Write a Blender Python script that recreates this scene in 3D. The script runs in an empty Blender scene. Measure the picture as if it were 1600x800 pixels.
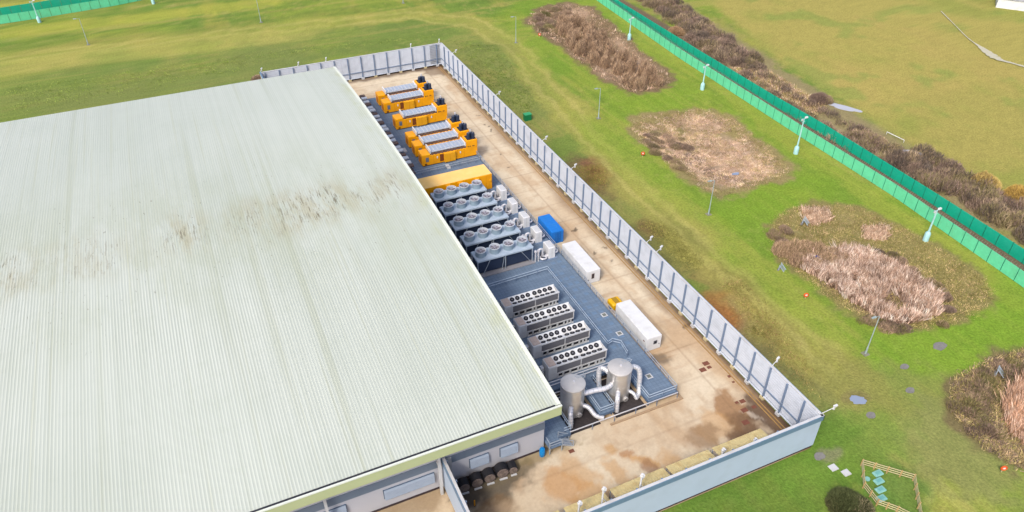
import bpy, bmesh, math, random
import numpy as np
from mathutils import Vector, Matrix
random.seed(7); RNG = np.random.default_rng(7)
sc = bpy.context.scene
C = sc.collection
rad = math.radians

# ------------------------------------------------------------------ camera
FPX, YAW, PITCH, ROLL = 1173.554, -0.421869, 0.6392767, -0.0042591
CAM = np.array([-60.2649, 0.0, 76.8])
cy_, sy_ = math.cos(YAW), math.sin(YAW)
F0 = np.array([-sy_*math.cos(PITCH), cy_*math.cos(PITCH), -math.sin(PITCH)])
_r = np.array([cy_, sy_, 0.0]); _u = np.cross(_r, F0)
R0 = _r*math.cos(ROLL)+_u*math.sin(ROLL); U0 = -_r*math.sin(ROLL)+_u*math.cos(ROLL)
cd = bpy.data.cameras.new('camera'); cam = bpy.data.objects.new('camera', cd); C.objects.link(cam)
cd.sensor_width = 36; cd.lens = 36*FPX/1600; cd.clip_end = 4000; cd.clip_start = 0.5
cam.matrix_world = Matrix(((R0[0], U0[0], -F0[0], CAM[0]), (R0[1], U0[1], -F0[1], CAM[1]), (R0[2], U0[2], -F0[2], CAM[2]), (0, 0, 0, 1)))
sc.camera = cam

# ------------------------------------------------------------------ light
w = bpy.data.worlds.new('World'); sc.world = w; w.use_nodes = True
nt = w.node_tree; bg = nt.nodes['Background']
sky = nt.nodes.new('ShaderNodeTexSky'); sky.sky_type = 'NISHITA'; sky.sun_disc = False
SUN_EL, SUN_AZ = rad(46), rad(-128)       # azimuth from +Y towards +X
sky.sun_elevation = SUN_EL; sky.sun_rotation = SUN_AZ
sky.air_density = 0.8; sky.dust_density = 4.0; sky.ozone_density = 0.5
nt.links.new(sky.outputs[0], bg.inputs[0]); bg.inputs[1].default_value = 0.15
sd = bpy.data.lights.new('sun', 'SUN'); so = bpy.data.objects.new('sun', sd); C.objects.link(so)
sd.energy = 1.45; sd.angle = rad(10); sd.color = (1.0, 0.95, 0.88)
sv = Vector((math.sin(SUN_AZ)*math.cos(SUN_EL), math.cos(SUN_AZ)*math.cos(SUN_EL), math.sin(SUN_EL)))
so.rotation_euler = sv.to_track_quat('Z', 'Y').to_euler(); so.location = (0, 80, 120)
sc.view_settings.view_transform = 'Standard'; sc.view_settings.look = 'None'
sc.view_settings.gamma = 1; sc.view_settings.use_curve_mapping = False
sc.view_settings.exposure = 0.93

# ------------------------------------------------------------------ helpers
def at(px, py, z=0.0):
    d = F0+R0*(px-800)/FPX+U0*(400-py)/FPX
    t = (z-CAM[2])/d[2]; p = CAM+d*t
    return Vector(p)
def s2l(c):
    c = np.asarray(c, float)/255
    return np.where(c <= .04045, c/12.92, ((c+.055)/1.055)**2.4)
K = 0.62
def A(r, g, b, k=K):
    return tuple(float(v) for v in s2l((r, g, b))*k)
MATS = {}
def mat(name, col, rough=.6, metal=0., var=.12, scale=1.5, bump=0., bscale=8., dirt=None, dirt_amt=.35, dscale=.6, vcol=False, spec=.3, stretch=None):
    if name in MATS: return MATS[name]
    m = bpy.data.materials.new(name); m.use_nodes = True; n = m.node_tree.nodes; l = m.node_tree.links
    b = n['Principled BSDF']; b.inputs['Roughness'].default_value = rough; b.inputs['Metallic'].default_value = metal
    b.inputs['Specular IOR Level'].default_value = spec
    tc = n.new('ShaderNodeTexCoord'); src = tc.outputs['Object']
    if stretch:
        mp = n.new('ShaderNodeMapping'); mp.inputs['Scale'].default_value = stretch; l.new(src, mp.inputs[0]); src = mp.outputs[0]
    nz = n.new('ShaderNodeTexNoise'); nz.inputs['Scale'].default_value = scale; nz.inputs['Detail'].default_value = 6; nz.inputs['Roughness'].default_value = .65
    l.new(src, nz.inputs['Vector'])
    mr = n.new('ShaderNodeMapRange'); mr.inputs[1].default_value = .25; mr.inputs[2].default_value = .75
    mr.inputs[3].default_value = 1-var; mr.inputs[4].default_value = 1+var; l.new(nz.outputs[0], mr.inputs[0])
    mx = n.new('ShaderNodeVectorMath'); mx.operation = 'SCALE'; l.new(mr.outputs[0], mx.inputs['Scale'])
    if vcol:
        at_ = n.new('ShaderNodeAttribute'); at_.attribute_name = 'Col'; l.new(at_.outputs['Color'], mx.inputs[0])
    else: mx.inputs[0].default_value = col
    out = mx.outputs[0]
    if dirt:
        n2 = n.new('ShaderNodeTexNoise'); n2.inputs['Scale'].default_value = dscale; n2.inputs['Detail'].default_value = 8; l.new(src, n2.inputs['Vector'])
        m2 = n.new('ShaderNodeMapRange'); m2.inputs[1].default_value = .48; m2.inputs[2].default_value = .72; m2.inputs[4].default_value = dirt_amt; l.new(n2.outputs[0], m2.inputs[0])
        mm = n.new('ShaderNodeMix'); mm.data_type = 'RGBA'; l.new(m2.outputs[0], mm.inputs[0]); l.new(out, mm.inputs[6]); mm.inputs[7].default_value = (*dirt, 1); out = mm.outputs[2]
    l.new(out, b.inputs['Base Color'])
    if bump:
        n3 = n.new('ShaderNodeTexNoise'); n3.inputs['Scale'].default_value = bscale; n3.inputs['Detail'].default_value = 5; l.new(src, n3.inputs['Vector'])
        bp = n.new('ShaderNodeBump'); bp.inputs['Strength'].default_value = bump; bp.inputs['Distance'].default_value = .1; l.new(n3.outputs[0], bp.inputs['Height']); l.new(bp.outputs[0], b.inputs['Normal'])
    MATS[name] = m
    return m

class MB:
    def __init__(s): s.v = []; s.f = []
    def add(s, vs, fs):
        o = len(s.v); s.v += [tuple(p) for p in vs]; s.f += [tuple(i+o for i in f) for f in fs]; return s
    def box(s, x0, x1, y0, y1, z0, z1):
        return s.add([(x0,y0,z0),(x1,y0,z0),(x1,y1,z0),(x0,y1,z0),(x0,y0,z1),(x1,y0,z1),(x1,y1,z1),(x0,y1,z1)],
                     [(0,3,2,1),(4,5,6,7),(0,1,5,4),(1,2,6,5),(2,3,7,6),(3,0,4,7)])
    def cbox(s, x0, x1, y0, y1, z0, z1, b=.05):   # box with a bevelled top and vertical corners
        ring = lambda i, z: [(x0+i+b,y0+i,z),(x1-i-b,y0+i,z),(x1-i,y0+i+b,z),(x1-i,y1-i-b,z),(x1-i-b,y1-i,z),(x0+i+b,y1-i,z),(x0+i,y1-i-b,z),(x0+i,y0+i+b,z)]
        vs = ring(0, z0)+ring(0, z1-b)+ring(b, z1); fs = [tuple(range(7, -1, -1)), tuple(range(16, 24))]
        for k in (0, 8):
            for i in range(8): j = (i+1) % 8; fs.append((k+i, k+j, k+8+j, k+8+i))
        return s.add(vs, fs)
    def bar(s, a, b, w_, h=None):
        a = Vector(a); b = Vector(b); d = (b-a).normalized(); h = h or w_
        up = Vector((0,0,1)) if abs(d.z) < .95 else Vector((0,1,0))
        x = d.cross(up).normalized()*w_/2; y = x.cross(d).normalized()*h/2
        return s.add([a-x-y,a+x-y,a+x+y,a-x+y,b-x-y,b+x-y,b+x+y,b-x+y], [(0,3,2,1),(4,5,6,7),(0,1,5,4),(1,2,6,5),(2,3,7,6),(3,0,4,7)])
    def cyl(s, c, r, z0, z1, n=20, r2=None, cap=True):
        r2 = r if r2 is None else r2; x, y = c
        a = [(x+r*math.cos(2*math.pi*i/n), y+r*math.sin(2*math.pi*i/n), z0) for i in range(n)]
        b = [(x+r2*math.cos(2*math.pi*i/n), y+r2*math.sin(2*math.pi*i/n), z1) for i in range(n)]
        fs = [(i, (i+1) % n, n+(i+1) % n, n+i) for i in range(n)]
        if cap: fs += [tuple(range(n-1, -1, -1)), tuple(range(n, 2*n))]
        return s.add(a+b, fs)
    def lathe(s, c, prof, n=24):   # prof: (r,z) list, open
        x, y = c; vs = []; fs = []
        for r, z in prof: vs += [(x+r*math.cos(2*math.pi*i/n), y+r*math.sin(2*math.pi*i/n), z) for i in range(n)]
        for k in range(len(prof)-1):
            for i in range(n): j = (i+1) % n; fs.append((k*n+i, k*n+j, (k+1)*n+j, (k+1)*n+i))
        return s.add(vs, fs)
    def tube(s, pts, r, n=10, closed_ends=True):
        P = [Vector(p) for p in pts]; vs = []; fs = []; prev = None
        for i, p in enumerate(P):
            d = (P[min(i+1, len(P)-1)]-P[max(i-1, 0)]).normalized()
            if prev is None: prev = d.orthogonal().normalized()
            x = (prev-d*prev.dot(d)).normalized(); prev = x; y = d.cross(x)
            rr = r[i] if isinstance(r, (list, tuple)) else r
            vs += [p+(x*math.cos(2*math.pi*k/n)+y*math.sin(2*math.pi*k/n))*rr for k in range(n)]
        for i in range(len(P)-1):
            for k in range(n): j = (k+1) % n; fs.append((i*n+k, i*n+j, (i+1)*n+j, (i+1)*n+k))
        if closed_ends: fs += [tuple(range(n-1, -1, -1)), tuple(range((len(P)-1)*n, len(P)*n))]
        return s.add(vs, fs)
    def prism(s, poly, z0, z1):
        n = len(poly); return s.add([(x,y,z0) for x,y in poly]+[(x,y,z1) for x,y in poly],
            [tuple(range(n-1,-1,-1)), tuple(range(n, 2*n))]+[(i,(i+1)%n,n+(i+1)%n,n+i) for i in range(n)])
    def build(s, name, m, parent=None, smooth=False, loc=None):
        me = bpy.data.meshes.new(name); me.from_pydata(s.v, [], s.f); me.materials.append(m)
        if smooth:
            me.polygons.foreach_set('use_smooth', [True]*len(me.polygons))
            try: me.set_sharp_from_angle(angle=rad(40))
            except Exception: pass
        me.update()
        o = bpy.data.objects.new(name, me); C.objects.link(o)
        if parent: o.parent = parent
        if loc: o.location = loc
        return o
def curve(pts, n=6):      # Catmull-Rom
    P = [Vector(p) for p in pts]; P = [2*P[0]-P[1]]+P+[2*P[-1]-P[-2]]; out = []
    for i in range(1, len(P)-2):
        for k in range(n):
            t = k/n; a, b, c, d = P[i-1], P[i], P[i+1], P[i+2]
            out.append(.5*((2*b)+(c-a)*t+(2*a-5*b+4*c-d)*t*t+(-a+3*b-3*c+d)*t**3))
    return out+[P[-2]]
def tag(o, label, cat, group=None, kind=None):
    o['label'] = label; o['category'] = cat
    if group: o['group'] = group
    if kind: o['kind'] = kind
    return o
def thing(name, label, cat, loc=(0,0,0), rz=0, group=None):
    o = bpy.data.objects.new(name, None); o.empty_display_size = .3; C.objects.link(o); o.location = loc; o.rotation_euler = (0, 0, rz)
    return tag(o, label, cat, group)
def dup(root, loc, rz=0, label=None, parent=None):
    r = root.copy(); C.objects.link(r)
    if parent is None: r.location = loc; r.rotation_euler = (0, 0, rz)
    else: r.parent = parent
    if label: r['label'] = label
    for ch in list(root.children): dup(ch, None, 0, None, r)
    return r
def fastmesh(name, V, F, col=None, m=None, smooth=False):
    V = np.asarray(V, np.float32); F = np.asarray(F, np.int32); k = F.shape[1]
    me = bpy.data.meshes.new(name); me.vertices.add(len(V)); me.vertices.foreach_set('co', V.ravel())
    me.loops.add(F.size); me.loops.foreach_set('vertex_index', F.ravel())
    me.polygons.add(len(F)); me.polygons.foreach_set('loop_start', np.arange(0, F.size, k, dtype=np.int32)); me.polygons.foreach_set('loop_total', np.full(len(F), k, np.int32))
    if smooth: me.polygons.foreach_set('use_smooth', np.ones(len(F), bool))
    me.update(calc_edges=True)
    if col is not None:
        ca = me.color_attributes.new('Col', 'FLOAT_COLOR', 'POINT'); cc = np.ones((len(V), 4), np.float32); cc[:, :3] = col; ca.data.foreach_set('color', cc.ravel())
    if m: me.materials.append(m)
    o = bpy.data.objects.new(name, me); C.objects.link(o); return o
def vnoise(x, y, s, seed):
    x = np.asarray(x)/s+seed*17.3; y = np.asarray(y)/s-seed*9.1
    xi = np.floor(x).astype(np.int64); yi = np.floor(y).astype(np.int64); fx = x-xi; fy = y-yi
    fx = fx*fx*(3-2*fx); fy = fy*fy*(3-2*fy)
    def h(a, b):
        n = (a*374761393+b*668265263+seed*974711) & 0x7fffffff; n = ((n ^ (n >> 13))*1274126177) & 0x7fffffff
        return ((n ^ (n >> 16)) & 0xffff)/65535.
    return (h(xi, yi)*(1-fx)+h(xi+1, yi)*fx)*(1-fy)+(h(xi, yi+1)*(1-fx)+h(xi+1, yi+1)*fx)*fy
def fbm(x, y, s, seed, o=4):
    t = 0; a = 1; n = 0
    for i in range(o): t = t+a*vnoise(x, y, s/2**i, seed+i); n += a; a *= .55
    return t/n
def sstep(a, b, x): t = np.clip((x-a)/(b-a), 0, 1); return t*t*(3-2*t)
def wpoly(pp): return np.array([at(x, y)[:2] for x, y in pp])
def sdist(x, y, P, closed=True):      # signed distance, inside negative
    d = np.full(x.shape, 1e9); ins = np.zeros(x.shape, bool); n = len(P)
    for i in range(n if closed else n-1):
        ax, ay = P[i]; bx, by = P[(i+1) % n]; ex, ey = bx-ax, by-ay
        t = np.clip(((x-ax)*ex+(y-ay)*ey)/(ex*ex+ey*ey+1e-9), 0, 1)
        d = np.minimum(d, np.hypot(x-ax-t*ex, y-ay-t*ey))
        if closed:
            c = ((ay > y) != (by > y)) & (x < (bx-ax)*(y-ay)/(by-ay+1e-12)+ax); ins ^= c
    return np.where(ins, -d, d) if closed else d
def blend(col, wgt, c): return col*(1-wgt[..., None])+np.asarray(c)*wgt[..., None]

# ------------------------------------------------------------------ ground map (real positions on the ground)
BED1 = wpoly([(817,28),(845,12),(890,3),(925,12),(965,42),(1010,82),(1046,115),(1052,130),(1025,143),(985,147),(945,125),(900,95),(868,66),(835,50)])
BED2 = wpoly([(975,200),(1000,180),(1085,167),(1112,170),(1150,184),(1200,226),(1240,262),(1225,280),(1125,313),(1100,300),(1060,268),(1010,235)])
BED3 = wpoly([(1192,360),(1215,332),(1265,315),(1345,320),(1420,356),(1500,405),(1550,440),(1558,465),(1530,497),(1470,515),(1405,520),(1340,497),(1285,462),(1210,402)])
REED3 = wpoly([(1235,410),(1300,385),(1345,380),(1395,400),(1440,432),(1475,462),(1470,490),(1425,508),(1380,503),(1330,470),(1290,440)])
BED4 = wpoly([(1640,535),(1560,553),(1500,578),(1478,612),(1488,652),(1530,700),(1640,765)])
YARD = [(-0.25,41.0),(-0.25,178.2),(-45.5,178.2),(-45.5,162),(-60,150),(-60,60),(-160,60),(-160,30),(-44.9,30),(-44.9,41.0)]
def P(r, g, b): return np.array(A(r, g, b))
LIME, GREEN, OLIVE, YEL, DULL, DARKG, BROWN, RUST, TAN, PINK, BARE = P(134,154,50), P(106,138,48), P(150,148,68), P(164,160,66), P(142,140,78), P(122,136,68), P(116,100,68), P(150,104,58), P(182,156,118), P(196,166,140), P(176,160,120)
def ground_col(x, y):
    n1 = fbm(x, y, 26, 3); n2 = fbm(x*1.0, y*.45, 7, 11); n3 = fbm(x, y, 1.6, 23, 3)
    wx = x+(fbm(x, y, 6, 31)-.5)*5; wy = y+(fbm(x, y, 6, 37)-.5)*5
    col = np.zeros(x.shape+(3,))+LIME
    col = blend(col, sstep(.45, .62, n1)*.75, GREEN); col = blend(col, sstep(.5, .7, n2)*.7, YEL)
    al = .5*fbm(x*1.0+y*.04, y*.06, 2.6, 211, 3)+.5*fbm(x+y*.04, y*.035, .95, 213, 2); ac = fbm(x*.12, y, 2.2, 217, 4)
    side = sstep(168, 186, y)
    an = al*(1-side)+ac*side
    col = blend(col, sstep(.52, .68, an)*.55, P(168,158,80)); col = blend(col, sstep(.48, .32, an)*.5, P(98,128,44))
    col = blend(col, sstep(.60, .78, fbm(x, y, 1.3, 223, 3))*.35, P(176,164,96)); col = blend(col, sstep(.42, .22, fbm(x, y, 1.8, 227, 3))*.35, P(84,112,44))
    def strip(pp, hw, c, st):
        nonlocal col
        Q = wpoly(pp); d = sdist(wx, wy, Q, False); col = blend(col, sstep(hw*1.25, hw*.6, d+(n3-.5)*hw*.5)*st*(.7+.6*(n2-.5)), c)
    def blob(px, py, rx, ry, ang, c, st, soft=.45):
        nonlocal col
        p = at(px, py); a = rad(ang); dx = wx-p.x; dy = wy-p.y; u = (dx*math.cos(a)+dy*math.sin(a))/rx; v = (-dx*math.sin(a)+dy*math.cos(a))/ry
        r = np.hypot(u, v)+(n3-.5)*.5; col = blend(col, sstep(1.1, 1.1-soft, r)*st, c)
    # ring between yard and track: duller, darker rough grass
    for q in [((0,150),(200,120),(420,95)), ((420,80),(600,55),(740,55)), ((150,165),(350,130),(420,105)), ((0,180),(150,170),(300,150))]: strip(q, 13, DARKG, .7)
    strip([(700,80),(790,130),(840,200),(930,290),(1040,400),(1160,520),(1250,620)], 7.5, DULL, .75)
    blob(770,85,13,9,60,DARKG,.7); blob(815,150,16,7,80,DARKG,.6); blob(900,235,9,6,80,GREEN,.7)
    blob(925,278,10,6,90,P(124,108,70),.85); blob(935,266,5,3.6,90,P(142,98,70),.85); blob(880,290,6,4,90,DARKG,.7)
    blob(1045,385,12,7.5,80,P(112,112,62),.9); blob(1010,357,5,2.2,80,P(112,78,60),.95,.7)
    blob(1135,455,9,5.5,80,P(134,114,70),.85); blob(1130,488,5.5,3.2,60,P(162,108,58),.95); blob(1185,505,8,5,80,P(146,118,88),.85); blob(1235,555,10,4,90,P(120,116,72),.75); blob(1195,470,6,3,70,P(118,112,66),.5)
    blob(1090,455,2,2,0,GREEN,.8)
    # perimeter track, yellowed by tyres
    tr = [(-200,118),(0,92),(250,62),(480,38),(640,22),(740,34),(800,72),(880,165),(980,275),(1100,395),(1230,510),(1340,610),(1440,705),(1560,830)]
    strip(tr, 5.2, P(170,166,74), .75); strip([(x+14, y-4) for x, y in tr], .9, P(186,176,96), .6); strip([(x-10, y+6) for x, y in tr], .8, P(186,178,98), .55)
    strip([(0,52),(200,30),(420,3)], 5, P(176,176,60), .8)
    strip([(0,108),(260,78),(470,52)], 6, P(178,172,84), .7)
    strip([(0,78),(300,48),(560,14)], 3, P(130,136,58), .5)
    strip([(1380,620),(1440,700),(1458,735),(1466,800)], .35, P(188,182,100), .8)
    strip([(1010,345),(1090,420),(1200,520)], 4, P(168,164,78), .4)
    # bright green collar round the beds
    for Q in (BED1, BED2, BED3, BED4):
        d = sdist(wx, wy, Q); col = blend(col, sstep(9, 3, np.abs(d-3))*.45*(.5+n1), P(124,160,26))
    strip([(945,0),(1100,115),(1240,220),(1400,335),(1590,470)], 3.2, P(160,164,60), .6)
    strip([(1600,470),(1540,540),(1400,560)], 6, P(112,158,26), .6)
    blob(1130,650,10,9,0,P(98,142,40),.5); blob(1180,760,22,9,0,P(84,124,36),.75); blob(1430,660,14,12,0,P(136,140,74),.6); blob(1510,700,9,9,0,P(138,142,80),.7); blob(1400,770,4.5,5.5,0,P(92,134,50),.75); blob(1250,690,9,3.5,0,P(76,116,36),.7)
    blob(1338,624,2.6,1.5,-40,P(132,112,84),.9); blob(1340,600,9,5,90,P(140,140,66),.6); blob(1320,700,12,6,0,P(110,148,42),.55)
    blob(1290,710,2,1.3,0,P(150,134,120),.5)
    # far verge at the top
    for q in [((-100,20),(100,0),(300,-25))]: strip(q, 3, P(190,186,60), .6)
    # beds
    d1 = sdist(wx, wy, BED1); col = blend(col, sstep(1.2, -.8, d1+(n3-.5)*3), P(132,112,82)); col = blend(col, sstep(0, -4, d1)*sstep(.4, .65, n2)*.7, PINK)
    d2 = sdist(wx, wy, BED2); col = blend(col, sstep(1.2, -.8, d2+(n3-.5)*3), P(150,136,88)); col = blend(col, sstep(-2, -5, d2)*sstep(.35, .6, fbm(x, y, 9, 51))*.9, PINK)
    col = blend(col, sstep(-1, -3, d2)*sstep(.52, .66, fbm(x, y, 8, 57))*.8, P(110,94,84))
    d3 = sdist(wx, wy, BED3); col = blend(col, sstep(1.2, -.8, d3+(n3-.5)*3), P(138,130,76)); col = blend(col, sstep(-1, -4, d3)*sstep(.5, .68, n1+.3*(n3-.5))*.6, P(158,146,98))
    dr = sdist(wx, wy, REED3); col = blend(col, sstep(1.5, -1, dr+(n3-.5)*2), P(120,98,86))
    d4 = sdist(wx, wy, BED4); col = blend(col, sstep(1.2, -.8, d4+(n3-.5)*3), P(124,112,74)); col = blend(col, sstep(-4, -7, d4)*.8, P(176,140,112))
    # strip between and beyond the green fences
    q = wpoly([(940,-8),(985,17),(1060,62),(1180,140),(1300,215),(1393,275),(1600,415),(1800,560)])
    d = sdist(x, y, q, False); col = blend(col, sstep(4.5, 3, d), P(120,104,84))
    q = wpoly([(1010,-10),(1100,45),(1200,120),(1330,195),(1450,270),(1620,370)]); d = sdist(wx, wy, q, False); col = blend(col, sstep(8, 4, d+(n3-.5)*4), P(150,138,96))
    blob(1195,120,9,4,80,PINK,.8); blob(1240,150,8,4,80,P(180,160,110),.8); blob(1150,95,8,3,80,P(176,152,120),.7); blob(1300,205,8,3,90,P(170,150,120),.6)
    # field
    hx_ = sdist(x, y, wpoly([(1040,-60),(1110,5),(1200,85),(1320,165),(1430,235),(1560,300),(1700,380),(2600,700),(2600,-300),(1040,-300)]))
    fcol = np.zeros(x.shape+(3,))+P(170,160,78); fcol = blend(fcol, sstep(.42, .62, fbm(x, y, 30, 71))*.75, P(142,152,62)); fcol = blend(fcol, sstep(.5, .66, fbm(x, y*.6, 16, 77))*.55, P(178,160,84)); fcol = blend(fcol, sstep(.6, .75, fbm(x, y, 10, 79))*.5, P(120,150,60))
    k = sstep(2, -3, hx_+(n3-.5)*4); col = col*(1-k[..., None])+fcol*k[..., None]
    lum = col@np.array([.25,.65,.10]); col = col*.90+lum[..., None]*.10*np.array([1.08,1.0,.75])
    col = col*(.88+.30*fbm(x, y, .9, 301, 3))[..., None]
    return np.clip(col, .004, .9)
def ground_h(x, y):
    h = np.zeros(x.shape)
    for px, py, r, a in [(1045,385,8,1.0), (1150,470,8,.8), (925,270,7,.8), (770,85,9,1.0), (815,150,9,.9), (1230,550,7,.6)]:
        p = at(px, py); h += a*np.exp(-((x-p.x)**2+(y-p.y)**2)/(r*r*.5))
    for Q, dp in ((BED1,.8), (BED2,.9), (BED3,.9), (BED4,.8)): h -= dp*sstep(0, -6, sdist(x, y, Q))
    h += (fbm(x, y, 3, 91, 3)-.5)*.16
    # flat under the yard, walls and fences
    inside = sdist(x, y, np.array([(1.5,39.5),(1.5,180),(-200,180),(-200,39.5)])); h *= sstep(-1, 2.5, inside)
    return h-.02
xs = np.concatenate([[-900,-500,-300], np.arange(-200, -60, 4), np.arange(-60, -2, 1.2), np.arange(-2, 80, .42), np.arange(80, 130, 1.2), np.arange(130, 240, 4), [300,500,900]])
ys = np.concatenate([[-400,-200,-100,-50], np.arange(-20, 24, 3), np.arange(24, 150, .42), np.arange(150, 215, .7), np.arange(215, 300, 1.5), np.arange(300, 420, 6), [500,800,1500]])
X, Y = np.meshgrid(xs, ys); ny, nx = X.shape
Hh = ground_h(X, Y); Gc = ground_col(X.ravel(), Y.ravel())
idx = np.arange(nx*ny).reshape(ny, nx)
F = np.stack([idx[:-1, :-1], idx[:-1, 1:], idx[1:, 1:], idx[1:, :-1]], -1).reshape(-1, 4)
gm = mat('grassland', (0,0,0), rough=.95, vcol=True, var=.34, scale=2.6, bump=1.0, bscale=3.5, spec=.1)
go = fastmesh('ground', np.stack([X.ravel(), Y.ravel(), Hh.ravel()], -1), F, Gc, gm, True); go['kind'] = 'structure'

# yard concrete
CON = P(228,213,186)
def yard_col(x, y):
    n1 = fbm(x, y, 12, 5); n2 = fbm(x*1.3, y*.5, 5, 15, 5); n3 = fbm(x, y, .9, 25, 3)
    wx = x+(fbm(x, y, 2.5, 33)-.5)*2.6; wy = y+(fbm(x, y, 2.5, 39)-.5)*2.6
    col = np.zeros(x.shape+(3,))+CON
    col = blend(col, sstep(.4, .7, n1)*.6, P(206,180,146)); col = blend(col, sstep(.52, .75, n2)*.55, P(192,158,118)); col = blend(col, sstep(.5, .7, n3)*.18, P(160,138,112))
    def blob(px, py, rx, ry, ang, c, st, soft=.5):
        nonlocal col
        p = at(px, py); a = rad(ang); dx = wx-p.x; dy = wy-p.y; u = (dx*math.cos(a)+dy*math.sin(a))/rx; v = (-dx*math.sin(a)+dy*math.cos(a))/ry
        col = blend(col, sstep(1.1, 1.1-soft, np.hypot(u, v)+(n3-.5)*.7)*st, c)
    OR, DK, BK = P(204,160,104), P(112,88,66), P(74,62,52)
    blob(960,700,1.4,1.2,0,OR,.7); blob(1010,722,2.6,1.0,-55,OR,.8); blob(985,705,1.0,.7,0,P(176,128,84),.7); blob(1010,730,1.2,1.6,0,P(158,116,82),.7)
    blob(905,735,2,3.2,0,OR,.55); blob(930,775,3.5,2.4,0,OR,.7); blob(880,760,3,3,0,P(200,152,96),.7); blob(1050,720,1.6,1.8,0,OR,.6); blob(965,735,1,3,20,OR,.6)
    blob(1140,640,3.6,2.2,75,P(160,120,80),.85,.35); blob(1120,665,3,3.2,0,OR,.55); blob(1165,680,2.6,1.6,0,P(128,98,72),.8); blob(1195,650,4.2,2.6,100,P(92,74,62),.95); blob(1160,668,3.2,2.4,60,P(120,92,66),.8,.6); blob(1100,680,3,2,0,P(150,118,84),.7)
    blob(1170,650,2.0,.5,-60,P(226,214,196),.5)
    blob(770,760,5,2.6,0,P(96,88,74),.9); blob(730,760,2.4,3,0,P(80,72,62),.85); blob(800,740,5,1.2,0,P(120,108,86),.8); blob(845,712,6,1.2,0,P(140,124,86),.7); blob(770,795,3,2,0,P(140,110,76),.6)
    blob(1030,560,1.8,1.6,0,P(110,96,80),.75); blob(1075,510,.9,.5,0,BK,.8); blob(660,105,14,1.8,0,P(110,92,74),.6); blob(690,108,6,5,0,P(120,100,80),.7); blob(610,112,14,.8,0,DK,.5)
    blob(640,785,6,2.0,0,P(156,132,100),.7); blob(920,650,12,1.0,0,P(150,120,84),.6)
    for px, py in [(955,375),(945,390),(898,360),(905,405),(930,398),(938,357),(915,340),(957,410),(780,240),(795,262),(700,170),(770,203),(760,195),(765,198),(750,180),(790,290),(742,330-120)]: blob(px, py, .45, .35, 0, BK, .8, .6)
    # dirt along the right-hand wall and its drain
    dx = -x; col = blend(col, sstep(3.4, .6, dx+(n2-.5)*3.4)*.72, P(132,104,76)); col = blend(col, sstep(1.2, .4, dx+(n3-.5)*.8)*.6, P(78,64,52))
    col = blend(col, sstep(2.4, .5, 178-y+(n2-.5)*3)*.8, P(96,76,62))
    col = blend(col, sstep(2.4, .6, y-41.3+(n2-.5)*2)*.6, P(120,96,70))
    # slab joints
    for j in np.arange(45, 178, 6.1): col = blend(col, sstep(.16, .05, np.abs(y-j))*.3, P(140,112,84))
    for j in (-5.2, -9.8): col = blend(col, sstep(.16, .05, np.abs(x-j))*.3, P(140,112,84))
    # streaks left by water draining across
    col = blend(col, sstep(.6, .8, fbm(x*.35, y*2.2, 2.0, 61, 4))*.4*sstep(45, 60, y), P(176,140,100))
    return np.clip(col, .01, .9)
xs = np.arange(-60, -.1, .3); ys = np.arange(41.1, 178.4, .3)
def sheet(name, xs, ys, z, colf, m):
    X, Y = np.meshgrid(xs, ys); ny, nx = X.shape; idx = np.arange(nx*ny).reshape(ny, nx)
    F = np.stack([idx[:-1, :-1], idx[:-1, 1:], idx[1:, 1:], idx[1:, :-1]], -1).reshape(-1, 4)
    o = fastmesh(name, np.stack([X.ravel(), Y.ravel(), np.full(X.size, z)], -1), F, colf(X.ravel(), Y.ravel()), m); o['kind'] = 'structure'; return o
cm = mat('yard_concrete', (0,0,0), rough=.85, vcol=True, var=.10, scale=2.5, bump=.15, bscale=5)
sheet('yard', np.append(np.arange(-45.5, -.3, .28), -.25), ys, .012, yard_col, cm)
sheet('apron', np.arange(-90, -44.6, .35), np.arange(38, 56, .35), .006, yard_col, cm)

# ------------------------------------------------------------------ materials
WALLIN = mat('galvanised cladding', A(212,220,232,.66), rough=.5, var=.06, scale=.4, dirt=A(160,168,180), dirt_amt=.3)
WALLPOST = mat('blue grey steel', A(124,144,172), rough=.5, var=.1)
WALLOUT = mat('pale blue cladding', A(188,206,228,.66), rough=.45, var=.05, scale=.3, dirt=A(170,184,200), dirt_amt=.3)
CAP = mat('slate blue capping', A(112,142,170), rough=.45, var=.06)
WHITE = mat('white paint', A(236,238,240), rough=.5, var=.05, dirt=A(190,186,178), dirt_amt=.3)
WHITE2 = mat('worn white paint', A(214,216,218), rough=.5, var=.08, dirt=A(170,164,156), dirt_amt=.4)
GALV = mat('galvanised steel', A(192,204,216), rough=.4, metal=.3, var=.1)
DARK = mat('dark opening', A(46,48,56), rough=.8, var=.2)
NAVY = mat('dark coil', A(44,58,84), rough=.6, var=.2, scale=3)
BROWNM = mat('brown pipework', A(126,100,88), rough=.7, var=.25, scale=4)
YELM = mat('yellow ochre paint', A(252,172,8,.7), rough=.45, var=.07, scale=1.2, dirt=A(200,126,30), dirt_amt=.35)
YELL = mat('light orange paint', A(246,176,30,.66), rough=.5, var=.05)
YTOP = mat('lit top yellow paint', A(255,206,120,.74), rough=.6, var=.06, scale=.7, dirt=A(255,214,140,.78), dirt_amt=.6)  # container roof paler than its sides: stronger light on top put into the colour
BLUEC = mat('bright blue paint', A(34,122,208,.7), rough=.4, var=.06, dirt=A(70,140,205), dirt_amt=.3)
BLUEL = mat('blue plastic', A(20,140,215), rough=.4, var=.05)
BLACK = mat('black rubber', A(40,40,46), rough=.6, var=.2)
GREYM = mat('grey mesh screen', A(118,118,124), rough=.7, var=.08, scale=5)
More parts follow.
